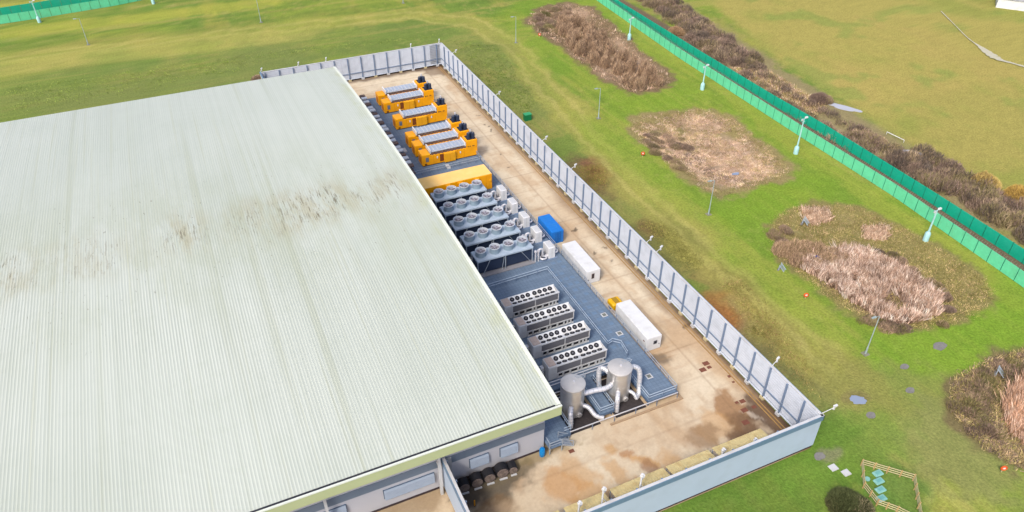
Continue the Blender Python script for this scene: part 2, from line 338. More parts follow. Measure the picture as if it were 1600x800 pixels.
COOL = mat('pale blue steel', A(182,198,214,.66), rough=.45, var=.06, scale=2, dirt=A(156,176,198), dirt_amt=.3)
TANK = mat('stainless cladding', A(222,220,216,.75), rough=.28, metal=.75, var=.05, scale=3)
TANKT = mat('tank top', A(214,212,210), rough=.5, metal=.2, var=.06, dirt=A(180,178,176), dirt_amt=.4)
PIPE = mat('lagged pipe', A(228,228,232,.7), rough=.36, metal=.35, var=.08, scale=4)
WOOD = mat('weathered timber', A(206,192,150), rough=.85, var=.15, scale=5)
CANOPY = mat('straw yellow corrugated sheet', A(226,208,152), rough=.8, var=.1, dirt=A(196,164,106), dirt_amt=.6, dscale=1.2)
RUSTM = mat('rusty iron cover', A(128,80,64), rough=.9, var=.2)
MINT = mat('mint green coated mesh', A(104,212,164,.82), rough=.6, var=.08, scale=.5, dirt=A(120,206,150), dirt_amt=.4)
TEAL = mat('teal coated mesh', A(14,182,148,.70), rough=.6, var=.08, scale=.5, dirt=A(60,190,160), dirt_amt=.4)
def see_through(m, amt):
    n = m.node_tree.nodes; l = m.node_tree.links; b = n['Principled BSDF']; tc = n.new('ShaderNodeTexCoord'); wv = n.new('ShaderNodeTexNoise'); wv.inputs['Scale'].default_value = 2.5; l.new(tc.outputs['Object'], wv.inputs[0])
    mr = n.new('ShaderNodeMapRange'); mr.inputs[3].default_value = 1-amt*1.6; mr.inputs[4].default_value = 1-amt*.4; l.new(wv.outputs[0], mr.inputs[0]); l.new(mr.outputs[0], b.inputs['Alpha'])
see_through(MINT, .16); see_through(TEAL, .14)
TEALD = mat('dark green steel', A(30,130,104), rough=.6, var=.1)
CYANW = mat('pale cyan enamel', A(178,226,226), rough=.5, var=.05)
LAMPG = mat('galvanised lamp steel', A(168,184,186), rough=.5, var=.08)

# deck: blue grey grating
dm = mat('deck plating', A(116,136,158), rough=.6, var=.14, scale=1.4, dirt=A(118,136,156), dirt_amt=.5, dscale=.5)
def grid_lines(m, sx, sy, lw, colr, amt):
    n = m.node_tree.nodes; l = m.node_tree.links; b = n['Principled BSDF']; src = b.inputs['Base Color'].links[0].from_socket
    tc = n.new('ShaderNodeTexCoord'); sp = n.new('ShaderNodeSeparateXYZ'); l.new(tc.outputs['Object'], sp.inputs[0]); last = None
    for i, s in ((0, sx), (1, sy)):
        if not s: continue
        a = n.new('ShaderNodeMath'); a.operation = 'PINGPONG'; l.new(sp.outputs[i], a.inputs[0]); a.inputs[1].default_value = s/2
        c = n.new('ShaderNodeMath'); c.operation = 'LESS_THAN'; l.new(a.outputs[0], c.inputs[0]); c.inputs[1].default_value = lw
        if last: d = n.new('ShaderNodeMath'); d.operation = 'MAXIMUM'; l.new(last, d.inputs[0]); l.new(c.outputs[0], d.inputs[1]); last = d.outputs[0]
        else: last = c.outputs[0]
    k = n.new('ShaderNodeMath'); k.operation = 'MULTIPLY'; l.new(last, k.inputs[0]); k.inputs[1].default_value = amt
    mm = n.new('ShaderNodeMix'); mm.data_type = 'RGBA'; l.new(k.outputs[0], mm.inputs[0]); l.new(src, mm.inputs[6]); mm.inputs[7].default_value = (*colr, 1); l.new(mm.outputs[2], b.inputs['Base Color'])
grid_lines(dm, 0, 2.2, .07, A(150,172,194), .5)
grid_lines(dm, .55, .55, .035, A(70,88,112), .35)

# ------------------------------------------------------------------ warehouse
RX1, RY0, RY1, EZ, RISE = -31.45, 51.3, 158.8, 12.1, 2.2
RX0 = -165.0
def rz_(y): t = (y-(RY0+RY1)/2)/((RY1-RY0)/2); return EZ+RISE*(1-t*t)
wh = thing('warehouse', 'huge warehouse with a pale ribbed curved roof filling the left half of the photo', 'warehouse', (RX1, 55, 0))
def rel(o, p): o.parent = p; o.matrix_parent_inverse = Matrix.Translation(-Vector(p.location)); return o
pitch_ = .36; nr = int((RX1-RX0)/pitch_)
px_ = []
for i in range(nr):
    b = RX0+i*pitch_; px_ += [(b, 0), (b+.24, 0), (b+.27, .012), (b+.33, .012)]
px_.append((RX1, 0)); px_ = np.array(px_); yy = np.linspace(RY0, RY1, 28)
V = np.array([[x, y, rz_(y)+d] for y in yy for x, d in px_]); m_ = len(px_); idx = np.arange(len(V)).reshape(len(yy), m_)
F = np.stack([idx[:-1, :-1], idx[:-1, 1:], idx[1:, 1:], idx[1:, :-1]], -1).reshape(-1, 4)
rm = bpy.data.materials.new('ribbed roof sheet'); rm.use_nodes = True
def roof_material(m):
    n = m.node_tree.nodes; l = m.node_tree.links; b = n['Principled BSDF']; b.inputs['Roughness'].default_value = .5; b.inputs['Specular IOR Level'].default_value = .3
    geo = n.new('ShaderNodeNewGeometry'); pos = geo.outputs['Position']; sp = n.new('ShaderNodeSeparateXYZ'); l.new(pos, sp.inputs[0])
    def M(op, a, b_=None, c=None):
        x = n.new('ShaderNodeMath'); x.operation = op
        for i, v in enumerate((a, b_, c)):
            if v is None: continue
            if isinstance(v, (int, float)): x.inputs[i].default_value = v
            else: l.new(v, x.inputs[i])
        return x.outputs[0]
    def MR(v, a, b_, c=0., d=1.):
        x = n.new('ShaderNodeMapRange'); l.new(v, x.inputs[0]); x.interpolation_type = 'SMOOTHSTEP'
        for i, q in zip((1, 2, 3, 4), (a, b_, c, d)): x.inputs[i].default_value = q
        return x.outputs[0]
    def N(sx, sy, detail=4, off=0, rough=.6):
        mp = n.new('ShaderNodeMapping'); mp.inputs['Scale'].default_value = (sx, sy, .01); mp.inputs['Location'].default_value = (off, off*2, 0); l.new(pos, mp.inputs[0])
        x = n.new('ShaderNodeTexNoise'); x.inputs['Scale'].default_value = 1; x.inputs['Detail'].default_value = detail; x.inputs['Roughness'].default_value = rough; l.new(mp.outputs[0], x.inputs[0]); return x.outputs[0]
    def mix(f, a, c):
        x = n.new('ShaderNodeMix'); x.data_type = 'RGBA'; l.new(f, x.inputs[0])
        if isinstance(a, tuple): x.inputs[6].default_value = (*a, 1)
        else: l.new(a, x.inputs[6])
        x.inputs[7].default_value = (*c, 1); return x.outputs[2]
    base = mix(MR(N(.03, .02), .35, .65), A(200,208,196), A(209,216,205))
    groove = M('MODULO', M('SUBTRACT', sp.outputs[0], RX0), pitch_)
    gm_ = M('MULTIPLY', MR(M('ABSOLUTE', M('SUBTRACT', groove, .12)), .10, .02), MR(N(1.2, .03, 3, 5), .3, .7, .06, .26))
    base = mix(gm_, base, A(150,158,142))
    base = mix(M('MULTIPLY', MR(N(1.9, .004, 3, 77, .7), .45, .62), .22), base, A(184,192,178))
    base = mix(M('MULTIPLY', MR(N(.35, .5, 4, 81, .7), .5, .75), .15), base, A(180,190,170))
    # long lichen streaks down the sheets
    st = M('MULTIPLY', MR(N(1.6, .018, 4, 9), .56, .72), .30); base = mix(st, base, A(184,186,152))
    st = M('MULTIPLY', MR(N(.5, .006, 2, 19), .60, .70), .35); base = mix(st, base, A(176,182,156))
    # moss and dirt gathered along the ridge
    dy = M('ABSOLUTE', M('SUBTRACT', M('ADD', sp.outputs[1], M('MULTIPLY', M('SUBTRACT', N(.15, .1, 2, 3), .5), 8)), 101.0))
    band = MR(dy, 6.5, 2.0); gs = None
    for cx_, sg, am in ((-47, 8.5, 1.0), (-37, 4, .8), (-57, 3.5, .6), (-67, 3, .9), (-80, 5, .5), (-93, 6, 1.1), (-110, 6, .6)):
        e = M('MULTIPLY', M('EXPONENT', M('MULTIPLY', M('POWER', M('ABSOLUTE', M('DIVIDE', M('SUBTRACT', sp.outputs[0], cx_), sg)), 2.0), -1.0)), am); gs = e if gs is None else M('MAXIMUM', gs, e)
    patch = M('MULTIPLY', gs, MR(N(.5, .12, 3, 29), .36, .56))
    base = mix(M('MULTIPLY', M('MULTIPLY', MR(dy, 30, 4), MR(N(.16, .05, 5, 91, .7), .38, .65)), .40), base, A(176,184,156))
    tanp = M('MULTIPLY', M('MULTIPLY', M('MULTIPLY', MR(dy, 9, 2), MR(N(.5, .12, 5, 41, .7), .38, .62)), M('ADD', M('MULTIPLY', gs, .8), .12)), .62); base = mix(tanp, base, A(178,170,132))
    specks = MR(N(3.4, .30, 4, 13, .75), .545, .60)
    base = mix(M('MULTIPLY', M('MULTIPLY', specks, band), M('MULTIPLY', patch, .9)), base, A(122,114,90))
    sp2 = MR(N(2.6, .8, 2, 63, .5), .70, .74); base = mix(M('MULTIPLY', sp2, M('MULTIPLY', MR(dy, 30, 5), .6)), base, A(130,128,112))
    edge = MR(M('SUBTRACT', RX1, sp.outputs[0]), 3.5, .5); base = mix(M('MULTIPLY', M('MULTIPLY', edge, MR(N(.6, .2, 4, 7), .42, .7)), .5), base, A(186,190,140))
    l.new(base, b.inputs['Base Color'])
roof_material(rm)
o = fastmesh('roof', V, F, None, rm); rel(o, wh)
PG = mat('pale green fascia', A(194,204,158), rough=.5, var=.04, scale=.3)
RW = mat('roof edge trim', A(232,238,226), rough=.5, var=.03)
m = MB(); m.box(RX0, RX1+.2, RY0-.35, RY0-.12, EZ-1.42, EZ-.02)
o = m.build('fascia', PG); rel(o, wh)
m = MB(); m.box(RX0, RX1+.24, RY0-.40, RY0-.16, EZ-.017, EZ+.12)
for i in range(27):      # verge trim down the right-hand edge
    a, b = yy[i], yy[i+1]; m.add([(RX1-.22,a,rz_(a)+.10),(RX1+.24,a,rz_(a)+.10),(RX1+.24,b,rz_(b)+.10),(RX1-.22,b,rz_(b)+.10),(RX1-.22,a,rz_(a)-.5),(RX1+.24,a,rz_(a)-.5),(RX1+.24,b,rz_(b)-.5),(RX1-.22,b,rz_(b)-.5)],
        [(0,1,2,3),(4,7,6,5),(0,4,5,1),(1,5,6,2),(2,6,7,3),(3,7,4,0)])
o = m.build('edge_trim', RW); rel(o, wh)
m = MB(); m.box(RX0, RX1-.5, RY0-.155, RY0+.13, EZ-.03, EZ+.075)
o = m.build('gutter', DARK); rel(o, wh)
WW = mat('off white wall cladding', A(206,208,216), rough=.5, var=.04, scale=.3)
m = MB(); m.box(RX0, -31.3, 55.0, 157.2, .25, EZ-.6)
o = m.build('wall', WW); rel(o, wh)
m = MB(); m.box(RX0, -31.28, RY0-.11, 55.0, EZ-1.38, EZ-1.25); o = m.build('soffit', WW); rel(o, wh)
m = MB(); m.box(RX0, -31.2, 54.9, 157.3, 0, .28); o = m.build('plinth', mat('dark brick plinth', A(72,60,62), rough=.9, var=.2)); rel(o, wh)
SB = mat('slate blue band', A(122,138,156), rough=.5, var=.05)
m = MB(); m.box(RX0, -31.24, 54.94, 55.0, 3.9, 5.15); o = m.build('band', SB); rel(o, wh)
LV = mat('louvre blue grey', A(164,178,196), rough=.5, var=.06); LVD = mat('louvre dark reveal', A(96,116,140), rough=.6)
for x0, x1 in ((-41.3,-38.9), (-37.3,-35.0), (-52.0,-45.9), (-63,-56.5)):
    m = MB(); m.box(x0-.08, x1+.08, 54.9, 54.997, 1.75, 3.35); fr = m.build('louvre_window', LVD); rel(fr, wh)
    m = MB()
    for k in range(9): z = 1.82+k*.165; m.add([(x0,54.62,z),(x1,54.62,z),(x1,54.89,z+.13),(x0,54.89,z+.13),(x0,54.62,z-.03),(x1,54.62,z-.03),(x1,54.89,z+.1),(x0,54.89,z+.1)], [(0,1,2,3),(4,7,6,5),(0,4,5,1),(1,5,6,2),(2,6,7,3),(3,7,4,0)])
    s_ = m.build('slats', LV); s_.parent = fr
for x in (-45.35, -58.6, -72):
    m = MB(); m.box(x-.16, x+.16, 53.9, 54.25, 0, 7.2); m.box(x-.12, x+.12, 54.2, 55, 5.0, 5.15); rel(m.build('column', WHITE2), wh)
m = MB(); m.box(-44.95, -43.6, 54.86, 54.93, .2, 5.05)
for k in range(8): m.box(-44.9+k*.17, -44.84+k*.17, 54.8, 54.87, .2, 5.0)
rel(m.build('ribbed_panel', WHITE2), wh)

# ------------------------------------------------------------------ yard screen walls
HF = 5.88
def screen(name, label, run, L, side, posts, solid_out=WALLOUT):
    # run: function (t, n, z)->point ; t along, n towards the yard
    t0, t1 = 0, L
    root = thing('screen_wall', label, 'wall', tuple(run(0, 0, 0)))
    def q(mb, ta, tb, na, nb, za, zb):
        pts = [run(t, n, z) for z in (za, zb) for t, n in ((ta,na),(tb,na),(tb,nb),(ta,nb))]
        mb.add(pts, [(0,3,2,1),(4,5,6,7),(0,1,5,4),(1,2,6,5),(2,3,7,6),(3,0,4,7)])
    m = MB(); k = 0.0
    while k < L-.01:     # profiled sheet with shallow horizontal ribs
        e = min(k+3.2, L); q(m, k+.01, e-.01, .06, .16, .55, HF-.06); k = e
        for zz in np.arange(.75, HF-.3, .42): q(m, max(k-3.2, 0)+.02, e-.02, .16, .185, zz, zz+.16)
    rel(m.build('inner_cladding', WALLIN), root)
    m = MB(); q(m, 0, L, -.12, .05, .45, HF-.5); rel(m.build('outer_cladding', solid_out), root)
    m = MB(); q(m, .05, L-.05, -.03, .1, .0, .43); rel(m.build('plinth', mat('dark gap board', A(62,56,54), rough=.9, var=.3, scale=2)), root)
    m = MB(); q(m, -.2, L+.2, -.2, -.123, HF-.78, HF+.02); rel(m.build('capping', CAP), root)
    m = MB(); q(m, -.2, L+.2, -.12, .22, HF-.055, HF+.035); rel(m.build('top_trim', WHITE2), root)
    m = MB(); q(m, 0, L, .2, .34, 1.75, 1.9); rel(m.build('rail', WALLPOST), root)
    m = MB(); q(m, 0, L, .2, .42, .42, .54); rel(m.build('base_rail', WALLIN), root)
    for i, t in enumerate(posts):
        m = MB(); q(m, t-.11, t+.11, .19, .42, 0, HF-.06); rel(m.build('post', WALLPOST), root)
        if i % 1 == 0:
            m = MB(); q(m, t-.35, t+.35, .12, .62, .013, .42); rel(m.build('footing', WHITE2 if i % 2 else WOOD), root)
    return root
posts_r = [y-41.25 for y in np.arange(44.0, 177.5, 3.2)]
screen('r', 'long right hand screen wall of pale panels with dark blue posts, running away from the camera', lambda t, n, z: (-n, 41.25+t, z), 136.8, 1, posts_r)
screen('f', 'far screen wall of grey panels behind the yellow generators', lambda t, n, z: (-45.3+t, 178.05-n, z), 45.25, 1, [t+.9 for t in np.arange(0, 44, 3.3)])
screen('n', 'near screen wall seen from outside, pale blue with a slate blue capping', lambda t, n, z: (-t, 41.25+n, z), 80, 1, [t+.3 for t in np.arange(3, 78, 3.3)])
screen('l', 'short pale screen wall meeting the warehouse beside the black drums', lambda t, n, z: (-44.75+n, 41.5+t, z), 13.2, 1, [t+.5 for t in np.arange(0, 12.5, 3.0)])
root = thing('screen_wall', 'short end of the far screen wall turning back beside the warehouse roof', 'wall', (-45.3, 164, 0))
m = MB(); m.box(-45.5, -45.32, 160, 178.0, .4, HF); rel(m.build('cladding', WHITE2), root)
m = MB(); m.box(-45.56, -45.25, 160, 178.2, HF+.002, HF+.1); rel(m.build('capping', CAP), root)

# drain strips along the right wall
m = MB(); m.box(-1.65, -1.5, 42, 177, .0, .07); m.box(-1.15, -1.02, 42, 177, .0, .06); tag(m.build('drain_pipe', mat('ochre pipe', A(176,140,84), rough=.7, var=.2)), 'thin ochre pipes running along the foot of the right screen wall', 'pipe')

# lean-to canopies inside near wall
cl = ['straw coloured canopy sheet nearest the right corner of the near wall', 'second straw coloured canopy sheet from the right inside the near wall', 'third straw coloured canopy sheet from the right, beside a white pole', 'fourth straw coloured canopy sheet from the right inside the near wall', 'straw coloured canopy sheet furthest left along the near wall']
for (pa, pb), lb in zip(((1112,1188), (1040,1106), (952,1036), (880,943), (790,872)), cl):
    xa = at(pa, 700, 3).x; 
    # find x on the line y=44.0 at z=3 for given px
    def xon(px_v, yv=44.5, z=3.0):
        lo, hi = -60, 5
        for _ in range(50):
            mid = (lo+hi)/2; d = np.array([mid, yv, z])-CAM; u = 800+FPX*(d@R0)/(d@F0)
            if u < px_v: lo = mid
            else: hi = mid
        return mid
    x0, x1 = xon(pa), xon(pb); r_ = thing('canopy', lb, 'canopy', ((x0+x1)/2, 43, 0), group='canopies along the near wall')
    m = MB(); n_ = int((x1-x0)/.18)
    for i in range(n_):
        a = x0+(x1-x0)*i/n_; b = x0+(x1-x0)*(i+1)/n_; h = .035 if i % 2 else 0
        m.add([(a,41.7,3.5+h),(b,41.7,3.5+h),(b,44.5,3.0+h),(a,44.5,3.0+h),(a,41.7,3.43+h),(b,41.7,3.43+h),(b,44.5,2.93+h),(a,44.5,2.93+h)], [(0,1,2,3),(4,7,6,5),(0,4,5,1),(1,5,6,2),(2,6,7,3),(3,7,4,0)])
    rel(m.build('sheet', CANOPY), r_)
    for x in (x0+.1, x1-.1): m = MB(); m.bar((x,44.35,.0), (x,44.35,2.95), .1); rel(m.build('leg', GALV), r_)

# ------------------------------------------------------------------ steel deck
D = 1.15
deck = thing('steel_deck', 'raised blue grey steel deck carrying the generators, coolers and chillers', 'platform', (-20, 100, 0))
m = MB(); m.box(-31.1, -10.85, 62.6, 163.4, D-.12, D); m.box(-22.45, -20.3, 56.2, 62.59, D-.12, D); m.box(-15.4, -10.85, 55.5, 62.59, D-.12, D); m.box(-31.1, -27.4, 55.1, 62.59, D-.12, D)
rel(m.build('deck_plate', dm), deck)
DE = mat('deck edge beam', A(88,110,138), rough=.6, var=.1)
m = MB()
for a, b in (((-10.82,55.5),(-10.82,163.4)), ((-15.4,55.46),(-10.8,55.46)), ((-22.4,56.17),(-20.3,56.17)), ((-31.1,62.57),(-22.5,62.57)), ((-20.25,62.57),(-15.45,62.57)), ((-22.48,56.2),(-22.48,62.5)), ((-20.27,56.2),(-20.27,62.5)), ((-15.43,55.5),(-15.43,62.5)), ((-31.0,55.07),(-27.4,55.07)), ((-27.36,55.1),(-27.36,62.5)), ((-31.1,163.44),(-10.8,163.44))): m.bar((*a,D-.22), (*b,D-.22), .06, .42)
rel(m.build('edge_beam', DE), deck)
base = None
for x, y in [(-10.95, y) for y in np.arange(56, 163, 3.3)]+[(x, 62.75) for x in (-16.5,-19,-23.5,-26)]+[(-15.2,55.8),(-22.2,56.5),(-20.5,56.5),(-30.6,55.4),(-27.7,55.4)]:
    if base is None: m = MB(); m.box(-.08, .08, -.08, .08, -D, -.13); base = m.build('support_post', DE); o = base
    else: o = base.copy(); C.objects.link(o)
    o.parent = deck; o.location = Vector((x, y, D))-Vector(deck.location)
# lighter grating panels in the walkway strip
base = None
for j, y in enumerate(np.arange(66.5, 97, 1.55)):
    for i, x in enumerate((-14.3, -13.15, -12.0)):
        if (i+j) % 5 == 4: continue
        if base is None: m = MB(); m.box(-.36, .36, -.33, .33, .002, .012); base = m.build('grating_panel', mat('pale grating', A(112,138,166), rough=.6, var=.2)); o = base
        else: o = base.copy(); C.objects.link(o)
        o.parent = deck; o.location = Vector((x, y, D))-Vector(deck.location)
for px, py in ((944,492),(968,521),(1014,588)):
    p = at(px, py, D); m = MB(); m.box(p.x-.45, p.x+.45, p.y-.45, p.y+.45, D+.003, D+.03); hf_ = rel(m.build('deck_hatch', WHITE2), deck)
    m = MB(); m.box(p.x-.28, p.x+.28, p.y-.28, p.y+.28, D+.031, D+.05); h2 = m.build('hatch_plate', mat('hatch grey', A(120,124,116), rough=.7)); rel(h2, deck)
m = MB(); m.box(-21.5, -10.2, 54.75, 55.05, .013, .16); m.box(-10.5, -10.2, 55.05, 57, .013, .16)
tag(m.build('kerb', mat('concrete kerb', A(176,150,120), rough=.9, var=.15)), 'low concrete kerb along the front of the tank pit', 'kerb')
pit = MB(); pit.box(-27.3, -22.55, 55.6, 62.4, .014, .03); pit.box(-20.2, -15.5, 55.6, 62.4, .014, .03); p_ = pit.build('pit_floor', mat('dark pit floor', A(66,60,60), rough=.8, var=.4, scale=2)); p_['kind'] = 'structure'  # near-black floor sheets in the two bays beside the narrow deck
yb = MB(); yb.box(-31.0, -11.2, 62.6, 163.3, .016, .03); yb_ = yb.build('underdeck_ground', mat('dark ground below deck', A(86,78,72), rough=.9, var=.3)); yb_['kind'] = 'structure'  # darker ground sheet below the main deck plate

def railing(pts, label, z=D, h=1.1, sp=2.0, m_=GALV, th=.075, rails=(1.0, .55)):
    root = thing('handrail', label, 'handrail', (pts[0][0], pts[0][1], z))
    P3 = [Vector((x, y, z)) for x, y in pts]
    for r in rails:
        mb = MB()
        for a, b in zip(P3, P3[1:]): mb.bar(a+Vector((0,0,h*r)), b+Vector((0,0,h*r)), th)
        rel(mb.build('rail', m_), root)
    base = None
    for a, b in zip(P3, P3[1:]):
        n_ = max(1, round((b-a).length/sp))
        for k in range(n_+(1 if b == P3[-1] else 0)):
            p = a.lerp(b, k/n_)
            if base is None: mb = MB(); mb.bar((0,0,-.3), (0,0,h), .07); base = mb.build('post', WALLPOST); pr = base
            else: pr = base.copy(); C.objects.link(pr)
            pr.parent = root; pr.location = p-Vector(root.location)
    return root
railing([(-10.95,55.6),(-10.95,163.2)], 'long handrail along the right edge of the deck')
railing([(-10.95,55.6),(-15.35,55.6),(-15.35,61.5)], 'handrail round the front right corner of the deck', m_=COOL)
railing([(-20.35,62),(-20.35,56.3),(-22.4,56.3),(-22.4,62)], 'U shaped handrail round the narrow deck between the two tanks', m_=COOL, sp=1.4)
railing([(-29.5,86.5),(-26.6,87.4),(-26.4,86.2),(-15.1,86.5),(-15.1,66.9)], 'inner handrail enclosing the four fan chillers', m_=COOL)
railing([(-15.1,66.9),(-14.2,67.2),(-13.3,66.3),(-13.6,64.0)], 'stepped handrail at the end of the inner handrail', m_=COOL, sp=1)
railing([(-28.5,124.7),(-12.3,124.9),(-11.0,124.9)], 'handrail between the yellow container and the nearest generator', sp=1.6)
railing([(-27.3,62.3),(-27.3,55.3),(-28.3,55.3)], 'handrail on the right side of the stair landing', m_=COOL)
railing([(-27.4,55.25),(-10.9,55.25)], 'low barrier rail along the front of the tank pit', z=0, h=1.15, m_=PIPE, rails=(1.0,), th=.11, sp=3.2)
for k, y in enumerate((62.9, 63.5, 61.6, 60.7)):
    m = MB(); m.tube([(-30.5,y,1.9-.1*k),(-15.8 if k < 2 else -22.6,y,1.9-.1*k)], .07, 8)
    for x in np.arange(-30, -16 if k < 2 else -23, 3): m.bar((x,y,D-.9),(x,y,1.9-.1*k), .06)
    tag(m.build('service_pipe', PIPE), ['long pale pipe crossing behind the tanks, furthest back but one', 'long pale pipe crossing in front of the nearest chiller', 'pale pipe behind the left tank, nearer the deck edge', 'pale pipe right behind the left tank'][k], 'pipe')
# stair down to the yard
st = thing('steel_stair', 'small grey steel stair leading from the deck landing down to the concrete', 'stair', (-29.2, 54.5, 0))
m = MB(); m.box(-31.05, -29.2, 53.85, 55.05, D-.1, D); rel(m.build('landing', dm), st)
for x in (-30.98, -29.27): m = MB(); m.box(x-.06, x+.06, 53.87, 53.99, .013, D-.1); rel(m.build('post', GALV), st)
for k in range(5):
    m = MB(); z = D-.2*(k+1); m.box(-29.2+.3*k, -29.2+.3*(k+1), 53.95, 55.1, z-.04, z); rel(m.build('step', GALV), st)
for y in (53.9, 55.15):
    m = MB(); m.bar((-29.2,y,D-.1),(-27.6,y,.06), .06, .22); rel(m.build('stringer', GALV), st)
    m = MB(); m.bar((-29.2,y,D+1.0),(-27.6,y,1.0), .08); m.bar((-29.2,y,D+.5),(-27.6,y,.5), .06); m.bar((-27.6,y,.0),(-27.6,y,1.02), .08); m.bar((-29.2,y,D),(-29.2,y,D+1.03), .08); rel(m.build('side_rail', GALV), st)
m = MB(); m.bar((-29.2,53.9,D+1.0),(-31,53.9,D+1.0), .08); m.bar((-29.2,53.9,D+.5),(-31,53.9,D+.5), .06); m.bar((-31,53.9,D+1.0),(-31,55,D+1.0), .08); m.bar((-31,53.9,D),(-31,53.9,D+1.03), .08); rel(m.build('guard_rail', GALV), st)

# ------------------------------------------------------------------ generators
def label_dashes(m, x, y, z, n, s=.16):
    pass
def make_generator():
    r = thing('generator', 'yellow generator container nearest the long flat yellow container', 'generator', (-22.6, 127.5, D), group='yellow generators on the deck')
    m = MB(); m.cbox(0, 11.9, 0, 2.55, .22, 2.25, .06); m.build('body', YELM, r)
    m = MB(); m.box(.1, 11.8, .1, 2.45, 0, .21); m.build('skid', DARK, r)
    m = MB(); m.cbox(.0, 1.75, -.02, 2.57, 2.2, 2.62, .08); m.build('end_hood', YELM, r)
    m = MB(); m.cbox(9.55, 11.92, -.03, 2.58, 2.2, 3.75, .07); b = m.build('exhaust_box', YELM, r)
    m = MB(); m.box(9.9, 11.75, .25, 2.3, 3.752, 3.80); m.build('exhaust_tray', DARK, r)
    for i, (x, y) in enumerate(((10.35,.9),(10.95,1.3),(11.3,.75))):
        m = MB(); m.lathe((x, y), [(.0,3.79),(.36,3.79),(.36,4.9),(.27,5.0),(.0,5.0)], 14); s_ = m.build('silencer', NAVY, r, True)
        if i == 1: m = MB(); m.lathe((x, y), [(.0,5.01),(.16,5.01),(.16,5.5),(.0,5.55)], 12); m.build('cap', PIPE, s_, True)
        else: m = MB(); m.lathe((x, y), [(.0,5.01),(.2,5.01),(.2,5.12),(.0,5.16)], 12); m.build('cap', GREYM, s_, True)
    # louvre grille, recess, lamps, protruding door
    m = MB(); m.box(.75, 1.4, -.035, .02, .95, 1.95); g_ = m.build('grille', GREYM, r)
    m = MB()
    for k in range(6): m.box(.8, 1.35, -.06, -.037, 1.02+k*.15, 1.08+k*.15)
    m.build('slats', WALLPOST, g_)
    m = MB(); m.box(-.03, .02, .5, 2.0, .6, 2.0); m.build('end_grille', mat('shaded orange grille', A(214,128,10), rough=.6, var=.15, scale=6), r)
    m = MB(); m.box(3.75, 4.55, -.03, .02, .5, 2.05); m.build('door_recess', mat('rust brown opening', A(128,70,30), rough=.8), r)
    m = MB(); m.cbox(4.6, 7.0, -.42, .02, .25, 2.2, .05); d_ = m.build('access_door', YELL, r)
    m = MB(); m.box(5.75, 5.79, -.44, -.425, .4, 2.0); m.box(6.6, 6.66, -.46, -.42, 1.1, 1.3); m.build('door_seam', mat('orange seam', A(206,120,10), rough=.6), d_)
    for x in (3.2, 8.15): m = MB(); m.box(x-.12, x+.12, -.08, .02, 1.35, 1.8); m.build('lamp', WHITE, r)
    m = MB(); m.box(.5, .95, -.05, .02, .3, .62); m.build('vent', mat('rust brown opening', (0,0,0)), r)
    # small dark maker's lettering, too small to read
    m = MB()
    for k, wd in enumerate((.2,.14,.18,.0,.22,.16)):
        if wd: m.box(9.75+k*.27, 9.75+k*.27+wd, -.045, -.031, 2.35, 2.55)
    m.build('lettering', BLACK, r)
    for x in (2.4, 6.95+.6, 9.0): m = MB(); m.box(x-.015, x+.015, -.012, .01, .3, 2.15); m.build('panel_seam', mat('orange seam', (0,0,0)), r)
    # radiator rack on the roof
    k = MB(); k.box(1.95, 9.3, .15, .3, 2.26, 2.6); k.box(1.95, 9.3, 2.3, 2.45, 2.26, 2.6)
    for i in range(11): x = 2.1+i*.7; k.box(x, x+.3, .02, 2.5, 2.27, 2.55)
    k.build('pipe_frame', BROWNM, r)
    m = MB(); m.cbox(1.9, 9.35, .25, 2.75, 2.75, 3.0, .04); ra = m.build('radiator', mat('radiator light grey', A(206,212,222), rough=.5, var=.06), r)
    m = MB()
    for i in range(9): x = 2.02+i*.815; m.box(x, x+.68, .42, 2.58, 3.002, 3.05)
    m.build('fin_panel', mat('radiator fins', A(178,190,208), rough=.5, var=.12, scale=7), ra)
    m = MB()
    for i in range(10): x = 1.93+i*.815; m.box(x, x+.05, .3, 2.7, 3.003, 3.12)
    m.build('divider', WHITE, ra)
    for x in (1.78, 9.25): m = MB(); m.cbox(x, x+.22, .1, 2.9, 2.6, 3.4, .03); m.build('end_plate', WHITE, r)
    m = MB()
    for x in (2.0, 4.4, 6.8, 9.2):
        for y in (.4, 2.5): m.box(x-.05, x+.05, y-.05, y+.05, 2.2, 2.76)
    m.build('rack_leg', BROWNM, r)
    m = MB()
    for y in (.5, 1.0, 1.6): m.tube([(9.4,y,2.9),(9.5,y,2.9),(9.56,y,2.5)], .1, 8)
    m.build('hose', NAVY, r)
    return r
g0 = make_generator()
for y, lb in zip((131.8,136.1,145.1,153.9,158.3), ('yellow generator container second from the front, in the middle of the close set trio', 'yellow generator container third from the front, rearmost of the close set trio', 'yellow generator container standing alone in the middle of the row', 'yellow generator container second from the far end of the row', 'yellow generator container furthest from the camera, at the end of the row')): dup(g0, (-22.6, y, D), 0, lb)

# long flat yellow container
r = thing('shipping_container', 'long plain yellow container between the generators and the blue fan coolers', 'container', (-27.6, 114.2, D))
m = MB(); m.cbox(0, 14.5, 0, 4.0, .1, 3.3, .05); m.build('body', YELM, r)
m = MB(); m.box(.06, 14.44, .06, 3.94, 3.302, 3.34); m.build('roof', YTOP, r)
for x in (5.2, 7.6, 11.0): m = MB(); m.cbox(x, x+.8, -.35, .02, 2.5, 3.1, .05); m.build('vent', YELL, r)
m = MB(); m.tube([(14.1,-.02,2.0),(14.1,-.14,2.0)], .22, 12); m.build('lamp', YELL, r)
for x in (12.2, 13.3): m = MB(); m.box(x-.015, x+.015, -.015, .01, .3, 3.1); m.build('door_seam', mat('orange seam', (0,0,0)), r)

